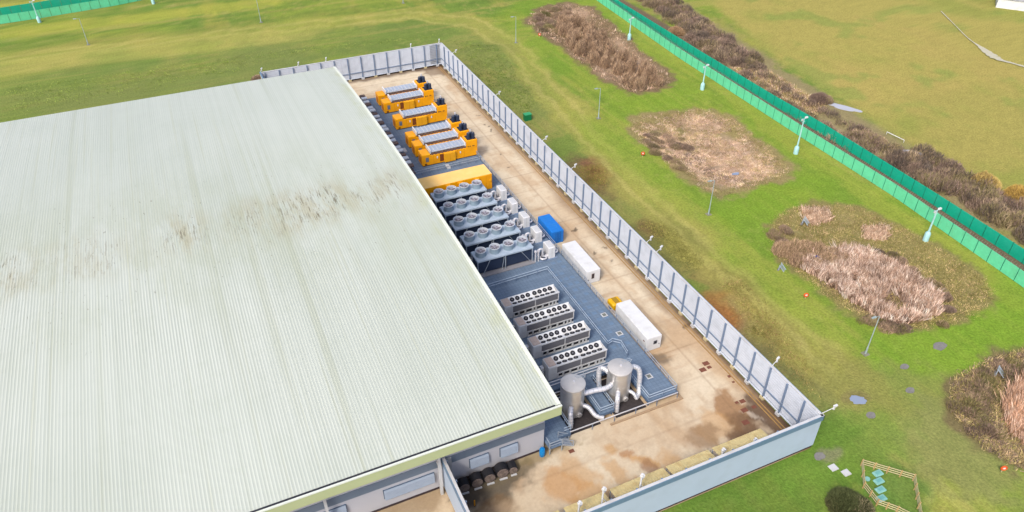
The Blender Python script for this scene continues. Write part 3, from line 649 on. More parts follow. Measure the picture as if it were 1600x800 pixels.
# ------------------------------------------------------------------ fan coolers
def make_cooler():
    r = thing('fan_cooler', 'pale blue four fan cooler nearest the camera, its dark underside and braces showing', 'cooler', (-26, 89.9, D), group='pale blue fan coolers')
    m = MB(); m.cbox(0, 10.0, 0, 3.0, 2.75, 3.08, .04); m.build('plenum', COOL, r)
    m = MB(); m.box(.25, 9.75, .35, 2.65, .35, 2.74); m.build('coil', NAVY, r)
    m = MB(); m.box(-.1, 10.1, -.55, 3.0, .04, .16); m.build('base_slab', mat('grey plinth', A(150,150,156), rough=.8, var=.1), r)
    for x in (.08, 4.95, 9.8):
        for y in (.06, 2.9): m = MB(); m.box(x-.06, x+.06, y-.06, y+.06, .16, 2.75); m.build('leg', GALV, r)
    for a, b in (((1.0,.02,.2),(2.2,.02,2.7)), ((9.4,.02,.4),(7.8,.02,2.7)), ((4.3,.02,.2),(4.7,.02,2.6))): m = MB(); m.bar(a, b, .07); m.build('brace', GALV, r)
    for i in range(4):
        cx = 1.2+i*2.47; m = MB()
        m.lathe((cx,1.5), [(.92,3.082),(.92,3.12),(.85,3.12),(.82,4.0)], 28)
        c_ = m.build('fan_cowl', mat('cowl blue grey', A(150,172,188), rough=.5, var=.06, scale=2), r, True)
        m = MB(); m.lathe((cx,1.5), [(.822,3.96),(.92,4.0),(.92,4.1),(.86,4.12),(.79,4.08),(.78,3.6)], 28); m.build('rim', mat('cowl rim', A(206,214,224), rough=.5, var=.05), c_, True)
        m = MB(); m.cyl((cx,1.5), .77, 3.70, 3.74, 24); m.cyl((cx,1.5), .2, 3.74, 3.92, 12)
        m.build('fan', mat('fan pinkish grey', A(172,168,182), rough=.6, var=.12, scale=3), c_)
        m = MB()
        for k in range(6):
            a = k*math.pi/3; m.bar((cx+.2*math.cos(a),1.5+.2*math.sin(a),3.86), (cx+.7*math.cos(a),1.5+.7*math.sin(a),3.80), .16, .03)
        m.build('fan_blade', GREYM, c_)
    return r
c0_ = make_cooler()
for k, lb in enumerate(('pale blue four fan cooler second from the camera', 'pale blue four fan cooler in the middle of the five', 'pale blue four fan cooler fourth from the camera', 'pale blue four fan cooler furthest back, against the long yellow container')): dup(c0_, (-26, 89.9+4.97*(k+1), D), 0, lb)
def make_pump():
    r = thing('pump_unit', 'white pump cabinet with curled pipes beside the nearest fan cooler', 'pump', (-13.4, 89.45, D), group='white pump cabinets beside the fan coolers')
    m = MB(); m.cbox(0, 1.25, 0, 2.2, .1, 2.2, .05); c_ = m.build('cabinet', WHITE, r)
    m = MB(); m.box(.15, 1.1, .3, 1.9, 2.2, 2.24); m.build('lid', WHITE2, c_)
    m = MB(); m.box(.62, .64, -.01, .01, .2, 2.1); m.build('door_seam', GREYM, c_)
    def loop(cx, cy, cz, r_, a0, a1, rr): return [(cx+r_*math.cos(rad(a)), cy, cz+r_*math.sin(rad(a))) for a in range(a0, a1+1, 15)]
    m = MB(); m.tube([(-1.75,.4,1.0),(-1.75,.4,1.9)]+[(-1.35+.4*math.cos(rad(a)),.4,1.9+.4*math.sin(rad(a))) for a in range(180,-1,-20)]+[(-.95,.4,.7),(-.5,.4,.5),(0,.4,.5)], .17, 10); m.build('suction_pipe', PIPE, r, True)
    m = MB(); m.tube([(-1.3,.9,.3)]+[(-.85+.55*math.cos(rad(a)),.3+.5*math.sin(rad(a)),.45) for a in range(120,420,25)]+[(.1,.6,.5)], .16, 10); m.build('return_pipe', PIPE, r, True)
    m = MB(); m.tube([(1.2,.5,.7)]+[(1.55+.45*math.cos(rad(a)),.9+.55*math.sin(rad(a)),.8) for a in range(-120,180,25)]+[(1.15,1.4,.7)], .15, 10); m.build('outlet_pipe', PIPE, r, True)
    for x in (-2.3, -1.75): m = MB(); m.cyl((x,.3), .13, 0, 2.35, 10); m.cyl((x,.3), .24, 1.9, 2.2, 10); m.build('valve_post', PIPE, r, True)
    m = MB(); m.cyl((-.85,.75), .34, .3, 1.2, 14); m.build('motor', GREYM, r, True)
    m = MB(); m.box(-1.6, 1.7, -.3, 1.6, 0, .08); m.build('skid', WALLPOST, r)
    return r
p0 = make_pump()
for k, lb in enumerate(('white pump cabinet beside the second fan cooler from the camera', 'white pump cabinet beside the middle fan cooler', 'white pump cabinet beside the fourth fan cooler from the camera', 'white pump cabinet furthest back, near the end of the long yellow container')): dup(p0, (-13.4, 89.45+4.97*(k+1), D), 0, lb)

# ------------------------------------------------------------------ chillers
def make_chiller():
    r = thing('chiller', 'white and grey chiller nearest the two tanks, with two rows of black fans', 'chiller', (-26.0, 64.35, D), group='chillers with rows of black fans')
    W_, DD, H = 9.1, 2.0, 2.5
    def vtop(x): return None
    m = MB(); m.cbox(0, 1.35, -.03, DD+.03, .08, H+.02, .05); m.build('end_cabinet', WHITE2, r)
    m = MB(); m.box(.15, 1.25, .15, DD-.15, H+.022, H+.1); m.build('cabinet_top', mat('dusty pink panel', A(206,186,172), rough=.8, var=.15, scale=4), r)
    m = MB(); m.box(1.36, W_, .10, .14, .95, H-.12); m.box(1.36, W_, DD-.14, DD-.1, .95, H-.12); m.build('side_screen', GREYM, r)
    m = MB(); m.box(1.36, W_, .25, DD-.25, .1, .95); m.build('compressor_bay', DARK, r)
    m = MB(); m.box(1.36, W_, .0, .2, 0, .16); m.box(1.36, W_, DD-.2, DD, 0, .16); m.box(1.36, W_, -.0, .18, .82, .98); m.box(W_-.1, W_+.02, 0, DD, .9, H-.05)
    for x in (1.4, 2.25, 3.35, 4.6, 5.15, 6.3, 7.4, 8.0, 8.55): m.box(x, x+.22, .02, .2, .16, .84)
    m.box(5.05, 5.2, .06, .17, .98, H-.1); m.build('frame', WHITE2, r)
    # top: shallow V of two tilted fan decks
    a = [( .0, H+.02), (DD/2, H-.45), (DD, H+.02)]
    m = MB()
    for (y0, z0), (y1, z1) in zip(a, a[1:]): m.add([(1.3,y0-.0,z0),(W_+.05,y0,z0),(W_+.05,y1,z1),(1.3,y1,z1),(1.3,y0,z0-.16),(W_+.05,y0,z0-.16),(W_+.05,y1,z1-.16),(1.3,y1,z1-.16)], [(0,1,2,3),(4,7,6,5),(0,4,5,1),(1,5,6,2),(2,6,7,3),(3,7,4,0)])
    m.box(1.3, W_+.05, -.06, -.0, H-.2, H+.03); m.build('fan_deck', WHITE, r)
    tilt = math.atan2(.47, DD/2)
    base = {}
    xs_ = [1.85+i*.88 for i in range(4)]+[1.85+3*.88+1.12+i*.88 for i in range(4)]
    for row, (yc, zc, tl) in enumerate(((DD*.25, H-.215, -tilt), (DD*.75, H-.215, tilt))):
        for i, x in enumerate(xs_):
            if 'ring' not in base:
                m = MB(); m.lathe((0,0), [(.35,0),(.35,.1),(.32,.13),(.28,.13),(.26,.0)], 20); ring = m.build('fan', BLACK, r, True)
                m = MB(); m.cyl((0,0), .27, .01, .03, 16); m2 = m.build('guard', DARK, ring)
                m = MB(); m.cyl((0,0), .13, .031, .13, 10); m3 = m.build('hub', GREYM, ring)
                base = {'ring': ring, 'sub': (m2, m3)}; o = ring
            else:
                o = base['ring'].copy(); C.objects.link(o); o.parent = r
                for s_ in base['sub']: q = s_.copy(); C.objects.link(q); q.parent = o
            o.location = (x, yc, zc+.003); o.rotation_euler = (tl, 0, 0)
    m = MB(); m.cbox(-.65, -.2, .9, 1.5, 0, 1.9, .04); m.build('control_box', WHITE2, r)
    m = MB(); m.tube([(-.4,1.2,.5),(0,1.2,.5)], .1, 8); m.tube([(-.4,1.0,1.2),(.02,1.0,1.2)], .06, 8); m.build('cable_duct', GALV, r)
    return r
h0 = make_chiller()
for y, lb in zip((69.0, 73.65, 78.4), ('white and grey fan chiller second from the tanks', 'white and grey fan chiller third from the tanks', 'white and grey fan chiller furthest from the tanks, nearest the blue coolers')): dup(h0, (-26.1-(y-69)*.02, y, D), 0, lb)

# ------------------------------------------------------------------ tanks
def make_tank(x, y, lab, H):
    r = thing('storage_tank', lab, 'tank', (x, y, 0), group='upright stainless tanks')
    R_ = 1.6
    m = MB(); m.lathe((0,0), [(0,.35),(R_*.9,.35),(R_,.5),(R_,H-.05)], 48); b = m.build('shell', TANK, r, True)
    m = MB(); m.lathe((0,0), [(R_+.04,H-.25),(R_+.05,H-.03),(R_-.05,H+.03),(.25,H+.16),(.0,H+.17)], 48); m.build('lid', TANKT, r, True)
    m = MB(); m.cyl((.1,0), .14, H+.14, H+.3, 12); m.build('lid_vent', PIPE, r)
    m = MB()
    for k in range(4): a = k*math.pi/2+.5; m.box(math.cos(a)*1.1-.1, math.cos(a)*1.1+.1, math.sin(a)*1.1-.1, math.sin(a)*1.1+.1, .02, .45)
    m.build('foot', DARK, r)
    m = MB(); m.tube([(.35,-R_+.05,.85),(.35,-R_-.14,.85)], .36, 20); mh = m.build('manhole', TANKT, r, True)
    m = MB(); m.tube([(.35,-R_-.141,.85),(.35,-R_-.18,.85)], .26, 20); m.build('cover', TANK, mh, True)
    m = MB()
    for z in (1.7, 3.1, 4.5): m.lathe((0,0), [(R_+.002,z),(R_+.015,z+.02),(R_+.002,z+.04)], 48)
    m.build('seam', TANKT, r, True)
    m = MB(); m.bar((R_-.1,.25,H-.3),(R_+.35,.25,H+.35), .05); m.bar((R_*.4,.5,H+.1),(R_+.35,.25,H+.35), .05); m.bar((R_*.4,.8,H+.1),(R_+.3,.55,H+.35), .05); m.build('davit', GALV, r)
    return r
t1 = make_tank(-25.15, 59.1, 'upright silver tank on the left, closest to the warehouse corner', 5.5)
t2 = make_tank(-18.15, 59.0, 'upright silver tank on the right, beside the deck corner', 5.6)
def pipe(pts, r_, lab, n=5, nodes=True):
    m = MB(); c = curve(pts, n); m.tube(c, r_, 14)
    root = thing('lagged_pipe', lab, 'pipe', pts[0]); rel(m.build('pipe', PIPE, None, True), root)
    k = 0
    for i in range(2, len(c)-2, 2):
        m = MB(); d = (c[i+1]-c[i-1]).normalized(); m.tube([c[i]-d*.03, c[i]+d*.03], r_+.03, 14); rel(m.build('band', GALV, None, True), root); k += 1
    return root
pipe([(-23.9,58.6,3.4)]+[tuple(at(*q)) for q in ((930,610,3.4),(945,607,3.4),(955,601,3.4),(957,592,3.7),(951,582,4.2),(943,575.5,4.6),(937,577,4.2),(935.5,588,3.0),(936,603,1.2))], .34, 'thick white lagged pipe looping between the two tanks')
pipe([(-16.8,59.1,4.7),(-16.0,59.0,4.75),(-15.35,58.7,4.3),(-15.2,58.4,3.2),(-15.25,58.2,1.6),(-15.6,57.6,.8),(-16.3,57.2,.5)], .34, 'thick white lagged pipe bending down the right side of the right tank')
pipe([(-26.0,57.75,2.6),(-26.4,57.1,2.2),(-26.5,56.8,1.2),(-26.5,56.7,.1)], .33, 'white lagged pipe at the left foot of the left tank')
pipe([(-24.0,58.3,1.6),(-23.4,57.6,1.5),(-22.9,56.6,.8),(-22.0,56.0,.5)], .31, 'white lagged pipe between the left tank and the small U shaped deck')
pipe([(-18.9,57.75,2.4),(-19.4,57.0,2.1),(-19.6,56.7,1.0),(-19.6,56.6,.1)], .33, 'white lagged pipe at the left foot of the right tank')
pipe([(-17.0,58.2,1.4),(-16.5,57.5,1.2),(-16.3,57.0,.6)], .24, 'short white lagged pipe at the right foot of the right tank')
pipe([(-30.2,61.3,1.6),(-28.8,60.6,1.6),(-27.0,59.8,1.8),(-26.5,59.6,1.9)], .26, 'white lagged pipe between the warehouse and the left tank')

# ------------------------------------------------------------------ containers and cabins
def cabin(lab, loc, L, name='site_cabin', m_=WHITE, h=2.6, w_=2.5, rz=0):
    r = thing(name, lab, 'cabin' if name == 'site_cabin' else 'container', loc, rz)
    m = MB(); m.cbox(0, w_, 0, L, .12, h, .05); m.build('body', m_, r)
    m = MB(); m.box(.1, w_-.1, .1, L-.1, h+.002, h+.03)
    for k in range(int(L/.6)): m.box(.12, w_-.12, .25+k*.6, .31+k*.6, h+.031, h+.05)
    m.build('roof', m_, r)
    m = MB()
    for x in (.05, w_-.25):
        for y in (.05, L-.25): m.box(x, x+.2, y, y+.2, 0, .119)
    m.build('foot', DARK, r)
    return r
r = cabin('longer plain white cabin on the concrete, nearest the near right corner', (-9.95, 64.6, 0), 8.8)
m = MB(); m.box(1.15, 1.75, -.05, .02, 1.2, 1.85); w_ = m.build('window', GREYM, r); m = MB(); m.box(1.25, 1.65, -.06, -.051, 1.3, 1.75); m.build('pane', DARK, w_)
m = MB(); m.box(2.1, 2.2, -.04, .02, .9, 1.1); m.build('socket', DARK, r)
m = MB(); m.box(-.05, .02, .6, .9, 1.6, 1.8); m.build('side_vent', BROWNM, r)
r = cabin('white cabin on the concrete beside the blue container', (-10.25, 82.0, 0), 8.7)
m = MB(); m.box(.9, 1.4, -.05, .02, 1.0, 2.0); w_ = m.build('window', BROWNM, r); m = MB(); m.box(1.0, 1.3, -.06, -.051, 1.1, 1.9); m.build('pane', DARK, w_)
m = MB(); m.box(.25, .45, -.04, .02, .8, .95); m.build('socket', DARK, r)
r = cabin('bright blue shipping container on the concrete beside the deck handrail', (-10.35, 94.3, 0), 5.6, 'shipping_container', BLUEC, 2.6, 2.3)
m = MB()
for k in range(8): m.box(.12+k*.27, .2+k*.27, -.03, .02, .25, 2.45)
m.build('door_rib', BLUEC, r)
m = MB()
for x in (.75, 1.05, 1.3, 1.6): m.bar((x,-.05,.3),(x,-.05,2.4), .04)
m.build('locking_bar', mat('deep blue steel', A(24,84,160), rough=.5), r)
m = MB()
for k in range(18): m.box(-.03, .02, .2+k*.3, .33+k*.3, .25, 2.45)
m.build('side_rib', BLUEC, r)
# yellow compressor behind the near cabin
r = thing('air_compressor', 'small yellow site compressor tucked behind the nearest white cabin', 'compressor', (-9.75, 74.4, 0))
m = MB(); m.cbox(0, 1.9, 0, 1.9, .35, 1.35, .18); m.build('canopy', mat('bright yellow paint', A(244,190,20), rough=.4), r)
m = MB(); m.box(.55, 1.35, .3, 1.6, 1.352, 1.42); m.build('top_vent', mat('ochre vent', A(176,140,40), rough=.7), r)
m = MB(); m.box(.1, 1.8, .1, 1.8, .25, .35); m.box(.8, 1.0, -1.0, .1, .28, .36); m.build('chassis', mat('orange chassis', A(220,120,50), rough=.6), r)
for x in (-.02, 1.78): m = MB(); m.tube([(x,.95,.28),(x+.14,.95,.28)], .28, 14); m.build('wheel', BLACK, r, True)

# pipe rack between warehouse and generators
pr = thing('pipe_rack', 'row of white brackets and dark pipes along the warehouse edge beside the generators', 'pipe rack', (-27, 126, D))
m = MB()
for x, z in ((-25.2,1.6),(-25.5,1.6),(-25.9,1.7)): m.tube([(x,124,z+.6),(x,163,z+.6)], .11, 8)
rel(m.build('pipe', BROWNM), pr)
base = None
for k in range(22):
    y = 126+k*1.7
    m = MB(); m.box(-26.1, -24.9, y-.5, y+.5, 2.75 if k % 2 else 2.9, 3.0 if k % 2 else 3.15)
    rel(m.build('bracket', WHITE if k % 3 else BROWNM), pr)
m = MB()
for k in range(11): y = 126+k*3.4; m.bar((-25.0,y,D),(-25.0,y,2.75), .1); m.bar((-26.0,y,D),(-26.0,y,2.75), .1)
rel(m.build('leg', WALLPOST), pr)
for (px, py), lb in zip(((610,213),(632,236),(700,261)), ('small white cable box on the deck left of the lone middle generator', 'small white cable box on the deck left of the close set generator trio', 'small white cable box beside the handrail below the nearest generator')):
    p = at(px, py, D); m = MB(); m.cbox(p.x-.35, p.x+.35, p.y-.8, p.y+.8, D, D+.35, .04); tag(m.build('cable_box', WHITE2), lb, 'box')

# cable drums against the warehouse
dl = ('black cable drum furthest left, touching the short screen wall', 'black cable drum second from the left against the warehouse', 'black cable drum in the middle of the row against the warehouse', 'black cable drum fourth from the left against the warehouse', 'smaller black cable drum at the right end of the row')
FL = mat('grey brown drum flange', A(128,114,108), rough=.8, var=.2, scale=4)
def make_drum(R_, lab, loc):
    r = thing('cable_drum', lab, 'cable drum', loc, rad(-4), 'cable drums by the warehouse wall')
    m = MB(); m.tube([(0,.12,R_),(0,1.15,R_)], R_, 28); m.build('wound_cable', BLACK, r, True)
    for y in (0, 1.16): m = MB(); m.tube([(0,y,R_),(0,y+.11,R_)], R_*.86, 28); m.build('flange', FL, r, True)
    m = MB()
    for a in range(0, 180, 30): c_, s_ = math.cos(rad(a))*R_*.8, math.sin(rad(a))*R_*.8; m.bar((-c_,-.02,R_-s_),(c_,-.02,R_+s_), .05, .05)
    m.build('spoke', mat('drum spoke', A(140,126,116), rough=.8), r)
    m = MB(); m.box(-R_*.6, R_*.6, -.28, -.06, 0, .12); m.build('chock', WHITE2, r)
    return r
for (x, R_), lb in zip(((-42.75,.74),(-41.1,.80),(-39.45,.78),(-37.75,.84),(-36.35,.62)), dl): make_drum(R_, lb, (x, 53.1, .013))
r = thing('barrel', 'bright blue barrel at the warehouse corner beside the stair', 'barrel', (-31.9, 54.2, 0.013))
m = MB(); m.lathe((0,0), [(0,0),(.32,0),(.36,.1),(.36,.5),(.38,.55),(.36,.6),(.36,1.15),(.3,1.3),(.0,1.34)], 20); m.build('body', BLUEL, r, True)
m = MB(); m.cyl((.12,0), .06, 1.3, 1.4, 10); m.build('cap', BLUEC, r)
r = thing('bollard', 'thin yellow post on the dark concrete beside the short screen wall', 'post', (-42.4, 50.9, .013))
m = MB(); m.cyl((0,0), .08, 0, 1.0, 10); m.build('post', YELM, r); m = MB(); m.cyl((0,0), .12, 0, .08, 10); m.build('base', DARK, r)
# white van by the warehouse, mostly below the frame
v = thing('parked_van', 'white van parked by the warehouse wall, only its roof showing at the bottom edge', 'van', (-56.3, 51.0, .01), 0)
prof = [(0,.35),(0,1.0),(.12,1.25),(.9,1.4),(1.5,2.25),(1.9,2.4),(5.0,2.42),(5.15,2.25),(5.2,.35)]
m = MB(); n_ = len(prof)
vs = [(x, y, z) for y, ins in ((0,.12),(.12,0),(1.82,0),(1.94,.12)) for x, z in [(px+(ins if px < 1 else -ins if px > 4 else 0), pz-(ins if pz > 2 else 0)) for px, pz in prof]]
fs = [tuple(range(n_)), tuple(range(4*n_-1, 3*n_-1, -1))]+[(k*n_+i, (k+1)*n_+i, (k+1)*n_+(i+1) % n_, k*n_+(i+1) % n_) for k in range(3) for i in range(n_)]
m.add(vs, fs); m.build('body', WHITE, v)
for x in (.95, 4.2):
    for y in (-.02, 1.75): m = MB(); m.tube([(x,y,.34),(x,y+.2,.34)], .34, 18); wl = m.build('wheel', BLACK, v, True); m = MB(); m.tube([(x,y-.01,.34),(x,y+.21,.34)], .18, 12); m.build('rim', GALV, wl)
m = MB(); m.add([(.95,.2,1.46),(.95,1.74,1.46),(1.48,1.66,2.2),(1.48,.28,2.2)], [(0,1,2,3)]); ws = m.build('windscreen', DARK, v); ws.location = (-.015, 0, .015)
v.rotation_euler.z = rad(20); v.location = (-58.2, 48.3, .01)

# manhole covers
for i, (px, py, s_) in enumerate([(1103,568,1.2),(1108,574,.8),(1098,578,1.2),(1140,588,.7),(1146,597,.5),(1160,627,1.0),(1163,641,1.1),(1151,629,.6),(1165,660,1.2),(1178,636,.8),(893,705,.9),(962,507-6+4,.0)]):
    if s_ == 0: continue
    p = at(px, py, 0); m = MB(); m.box(-.4*s_, .4*s_, -.3*s_, .3*s_, 0, .03); m.box(-.33*s_, .33*s_, -.23*s_, .23*s_, .031, .038)
    o = m.build('manhole_cover', RUSTM); o.location = (p.x, p.y, .014)
    tag(o, ['rust brown cover, furthest right of the trio on the concrete beyond the deck corner', 'small rust brown cover in the middle of the trio beyond the deck corner', 'rust brown cover, nearest of the trio beyond the deck corner', 'small rust brown cover nearest the right wall, left of a smaller one', 'tiny rust brown cover beside the right wall', 'rust brown cover in the upper part of the stained near right corner', 'rust brown cover in the middle of the stained near right corner', 'small rust brown cover at the left of the stained corner', 'rust brown cover nearest the near wall in the stained corner', 'rust brown cover closest to the right wall in the stained corner', 'dark red cover on the concrete at the foot of the stair'][i], 'cover', 'manhole covers in the yard')

# ------------------------------------------------------------------ cctv cameras on the walls
def make_cctv(lab, loc, rz, pole=1.0, arm=.9):
    r = thing('security_camera', lab, 'camera', loc, rz, 'security cameras on the screen walls')
    m = MB(); m.bar((0,0,-.3),(0,0,.25), .09); m.tube([(0,0,.2),(arm*.7,0,.3),(arm,0,.32)], .045, 8); m.bar((arm,0,.0),(arm,0,.45), .09); m.build('bracket', WHITE, r)
    m = MB(); m.box(arm-.02, arm+.45, -.11, .11, .45, .65); m.box(arm-.07, arm+.5, -.13, .13, .653, .69); m.build('housing', WHITE, r)
    m = MB(); m.cyl((arm+.1,0), .12, .02, .26, 12); m.build('dome', WHITE2, r, True)
    return r
cams = [(716,84,'right'),(783,150,'right'),(849,221,'right'),(901,265,'right'),(1016,380,'right'),(1029,395,'right'),(1206,572,'right'),(1282,648,'right')]
words = ['white camera on the right wall closest to the far corner', 'white camera second along the right wall from the far corner', 'white camera on the right wall level with the fan coolers', 'white camera on the right wall above the brown earth patch', 'white camera on the right wall, farther of the close pair opposite the near cabin', 'white camera on the right wall, nearer of the close pair opposite the near cabin', 'white camera on the right wall opposite the deck corner', 'big white camera on an arm at the near right corner of the walls']
for (px, py, _), wd in zip(cams, words):
    lo, hi = 30, 180
    for _ in range(50):
        mid = (lo+hi)/2; d = np.array([0, mid, HF])-CAM; vv = 400-FPX*(d@U0)/(d@F0)
        if vv > py: lo = mid
        else: hi = mid
    make_cctv(wd, (.1, max(mid, 41.4), HF+.04), rad(20 if px < 1280 else 0), arm=.9 if px < 1280 else 1.7)
for x, wd in ((-8.2,'white camera on the far wall left of the corner'), (-.6,'white camera at the far right corner of the walls'), (-45.2,'white camera at the left end of the far wall'), (-36.5,'white camera second from the left on the far wall'), (-29.8,'white camera on the far wall just left of the roof corner')):
    make_cctv(wd, (x, 178.2, HF+.04), rad(60), arm=.5)
for px, py, zt, wd in ((943,757,7.0,'tall white camera post behind the near wall between two straw canopies'), (905,785,6.2,'white camera post near the bottom edge, leftmost along the near wall'), (1180,676,4.6,'short white post near the right end of the near wall'), (1130,694,5.2,'short white post behind the near wall between the two right canopies'), (1003,742,6.6,'small white post above the near wall, right of the tall camera post')):
    lo, hi = -60, 0
    for _ in range(50):
        mid = (lo+hi)/2; d = np.array([mid, 42.4, zt])-CAM; uu = 800+FPX*(d@R0)/(d@F0)
        if uu < px: lo = mid
        else: hi = mid
    r = thing('camera_post', wd, 'camera post', (mid, 42.4, .013), 0, 'white camera posts behind the near wall')
    m = MB(); m.cyl((0,0), .11, 0, zt-.3, 10); m.build('post', WHITE, r)
    m = MB(); m.box(-.15, .35, -.15, .15, zt-.3, zt); m.cyl((.05,0), .16, zt, zt+.2, 10); m.build('camera', WHITE, r)
    m = MB(); m.bar((0,0,zt-.9),(.5,.2,zt-.9), .07); m.bar((0,0,zt-1.6),(.6,-.5,zt-2.6), .07); m.build('stay', WHITE2, r)

# ------------------------------------------------------------------ green security fences
def green_fence(line, H, m_, label, sp=2.75):
    L = [np.array(p) for p in line]; seg = [np.linalg.norm(b-a) for a, b in zip(L, L[1:])]; tot = sum(seg); n_ = int(tot/sp)
    def pt(s):
        for a, b, q in zip(L, L[1:], seg):
            if s <= q: return a+(b-a)*s/q, (b-a)/q
            s -= q
        return L[-1], (L[-1]-L[-2])/seg[-1]
    root = thing('mesh_fence', label, 'fence', (L[0][0], L[0][1], 0))
    m = MB(); cap = MB()
    for i in range(n_):
        a, d = pt(i*sp+.06); b, _ = pt((i+1)*sp-.06); nn = np.array([-d[1], d[0]])*.03
        m.add([(a[0]-nn[0],a[1]-nn[1],.05),(b[0]-nn[0],b[1]-nn[1],.05),(b[0]+nn[0],b[1]+nn[1],.05),(a[0]+nn[0],a[1]+nn[1],.05),(a[0]-nn[0],a[1]-nn[1],H),(b[0]-nn[0],b[1]-nn[1],H),(b[0]+nn[0],b[1]+nn[1],H),(a[0]+nn[0],a[1]+nn[1],H)], [(0,3,2,1),(4,5,6,7),(0,1,5,4),(1,2,6,5),(2,3,7,6),(3,0,4,7)])
    rel(m.build('mesh_panel', m_), root)
    base = None
    for i in range(n_+1):
        a, d = pt(min(i*sp, tot-.001)); ang = math.atan2(d[1], d[0])
        if base is None: mm = MB(); mm.box(-.04, .04, -.06, .06, -.3, H+.1); base = mm.build('post', TEALD); o = base
        else: o = base.copy(); C.objects.link(o)
        if i >= 99: bpy.data.objects.remove(o); break
        o.parent = root; o.location = (a[0]-L[0][0], a[1]-L[0][1], 0); o.rotation_euler = (0, 0, ang)
    return root, pt, tot
nearL = [at(1700,524)[:2], at(1600,450)[:2], at(1393,305)[:2], at(1240,207)[:2], at(1060,90)[:2], at(960,20)[:2], at(900,-22)[:2]]
rt, ptf, tot = green_fence([np.array(p) for p in nearL], 2.5, MINT, 'nearer mint green mesh fence running diagonally across the right of the photo')
farL = [np.array(at(x, y, 2.45)[:2]) for x, y in ((1720,473),(1600,389),(1460,300),(1290,195),(1208,148),(1100,83),(1030,40),(960,-3),(920,-28))]
green_fence(farL, 2.45, TEAL, 'farther teal green mesh fence right behind the mint green one')
tl1 = [np.array(at(x, y)[:2]) for x, y in ((-120,57),(0,38),(60,29),(180,9),(330,-22))]
green_fence(tl1, 2.5, MINT, 'nearer green mesh fence in the top left corner of the photo')
tl2 = [np.array(at(x, y, 2.6)[:2]) for x, y in ((-120,33),(0,12),(60,3),(180,-17),(330,-48))]
green_fence(tl2, 2.6, TEAL, 'farther green mesh fence in the top left corner, in front of brown scrub')
# razor wire coil on the ground between the fences
def coil(ptf, tot, off, z, lab, r_=.38, step=.5):
    V = []; Fc = []; n_ = int(tot/step)*10
    P3 = []
    for i in range(n_):
        s = i/10*step; p, d = ptf(min(s, tot-.01)); nn = np.array([-d[1], d[0]]); a = i/10*2*math.pi
        q = p+nn*(off+r_*math.cos(a)); P3.append((q[0], q[1], z+r_*math.sin(a)))
    P3 = np.array(P3); th = .022
    for dx, dz in ((th,th),(-th,th),(-th,-th),(th,-th)): V.append(P3+np.array([dx, 0, dz]))
    V = np.concatenate(V); idx = np.arange(n_-1); Fs = []
    for k in range(4): k2 = (k+1) % 4; Fs.append(np.stack([k*n_+idx, k2*n_+idx, k2*n_+idx+1, k*n_+idx+1], -1))
    o = fastmesh('razor_wire', V, np.concatenate(Fs), None, mat('dull wire', A(150,150,140), rough=.5, metal=.3))
    return tag(o, lab, 'wire')
coil(ptf, tot, -1.0, .42, 'coils of razor wire lying between the two green fences, lower row')
coil(ptf, tot, -.35, 2.6, 'coils of razor wire along the top of the nearer green fence', .28)

# ------------------------------------------------------------------ masts and lamps
def make_mast(lab, p, H=6.0):
    r = thing('camera_mast', lab, 'camera mast', (p.x, p.y, 0), 0, 'pale camera masts along the green fence')
    m = MB(); m.lathe((0,0), [(0,-.2),(.5,-.2),(.5,1.35),(.42,1.6),(.2,1.85),(.0,1.85)], 10); m.build('cabinet', CYANW, r, True)
    m = MB(); m.cyl((0,0), .17, 1.8, H, 12, .11); m.build('pole', CYANW, r)
    m = MB(); m.bar((-.4,0,H-.7),(.4,0,H-.7), .07); m.bar((-.7,0,H+.02),(.5,0,H+.02), .08); m.build('crossarm', CYANW, r)
    m = MB(); m.box(.25, .85, -.16, .16, H+.06, H+.35); c_ = m.build('camera', WHITE, r); m = MB(); m.box(.851, .87, -.1, .1, H+.1, H+.3); m.build('lens', DARK, c_)
    m = MB(); m.cyl((-.45,0), .2, H-.35, H+.0, 12); m.build('dome', WHITE2, r, True)
    return r
mh = [(983,62,5.9,'pale cyan camera mast furthest along the diagonal green fence, at the top of the photo'), (1097,140,6.0,'pale cyan camera mast beside the end of the tall brown shrub bed'), (1243,240,8.0,'tallest pale cyan camera mast, beside the pink reed bed corner'), (1446,375,6.2,'pale cyan camera mast nearest the camera, above the big reed bed'), (62,35,6.2,'pale cyan camera mast by the green fence in the top left corner'), (240,6,6.0,'pale cyan camera mast base at the very top edge, left part of the photo')]
for px, py, H, lb in mh: make_mast(lb, at(px, py), H)
def make_lamp(lab, p, H=7.3, rz=0):
    r = thing('lamp_post', lab, 'lamp post', (p.x, p.y, 0), rz, 'grey lamp posts in the grass')
    m = MB(); m.box(-.45, .45, -.45, .45, -.2, .09); m.build('foundation', mat('grey concrete', A(140,140,120), rough=.9), r)
    m = MB(); m.cyl((0,0), .13, .09, 1.3, 10); m.cyl((0,0), .085, 1.3, H, 10, .06); m.build('pole', LAMPG, r)
    m = MB(); m.bar((0,0,H),(-.9,0,H+.12), .06); m.build('arm', LAMPG, r)
    m = MB(); m.add([(-.75,-.16,H+.02),(-.75,.16,H+.02),(-1.5,.13,H+.1),(-1.5,-.13,H+.1),(-.75,-.16,H+.22),(-.75,.16,H+.22),(-1.5,.1,H+.22),(-1.5,-.1,H+.22)], [(0,1,2,3),(4,7,6,5),(0,4,5,1),(1,5,6,2),(2,6,7,3),(3,7,4,0)]); m.build('lantern', LAMPG, r)
    return r
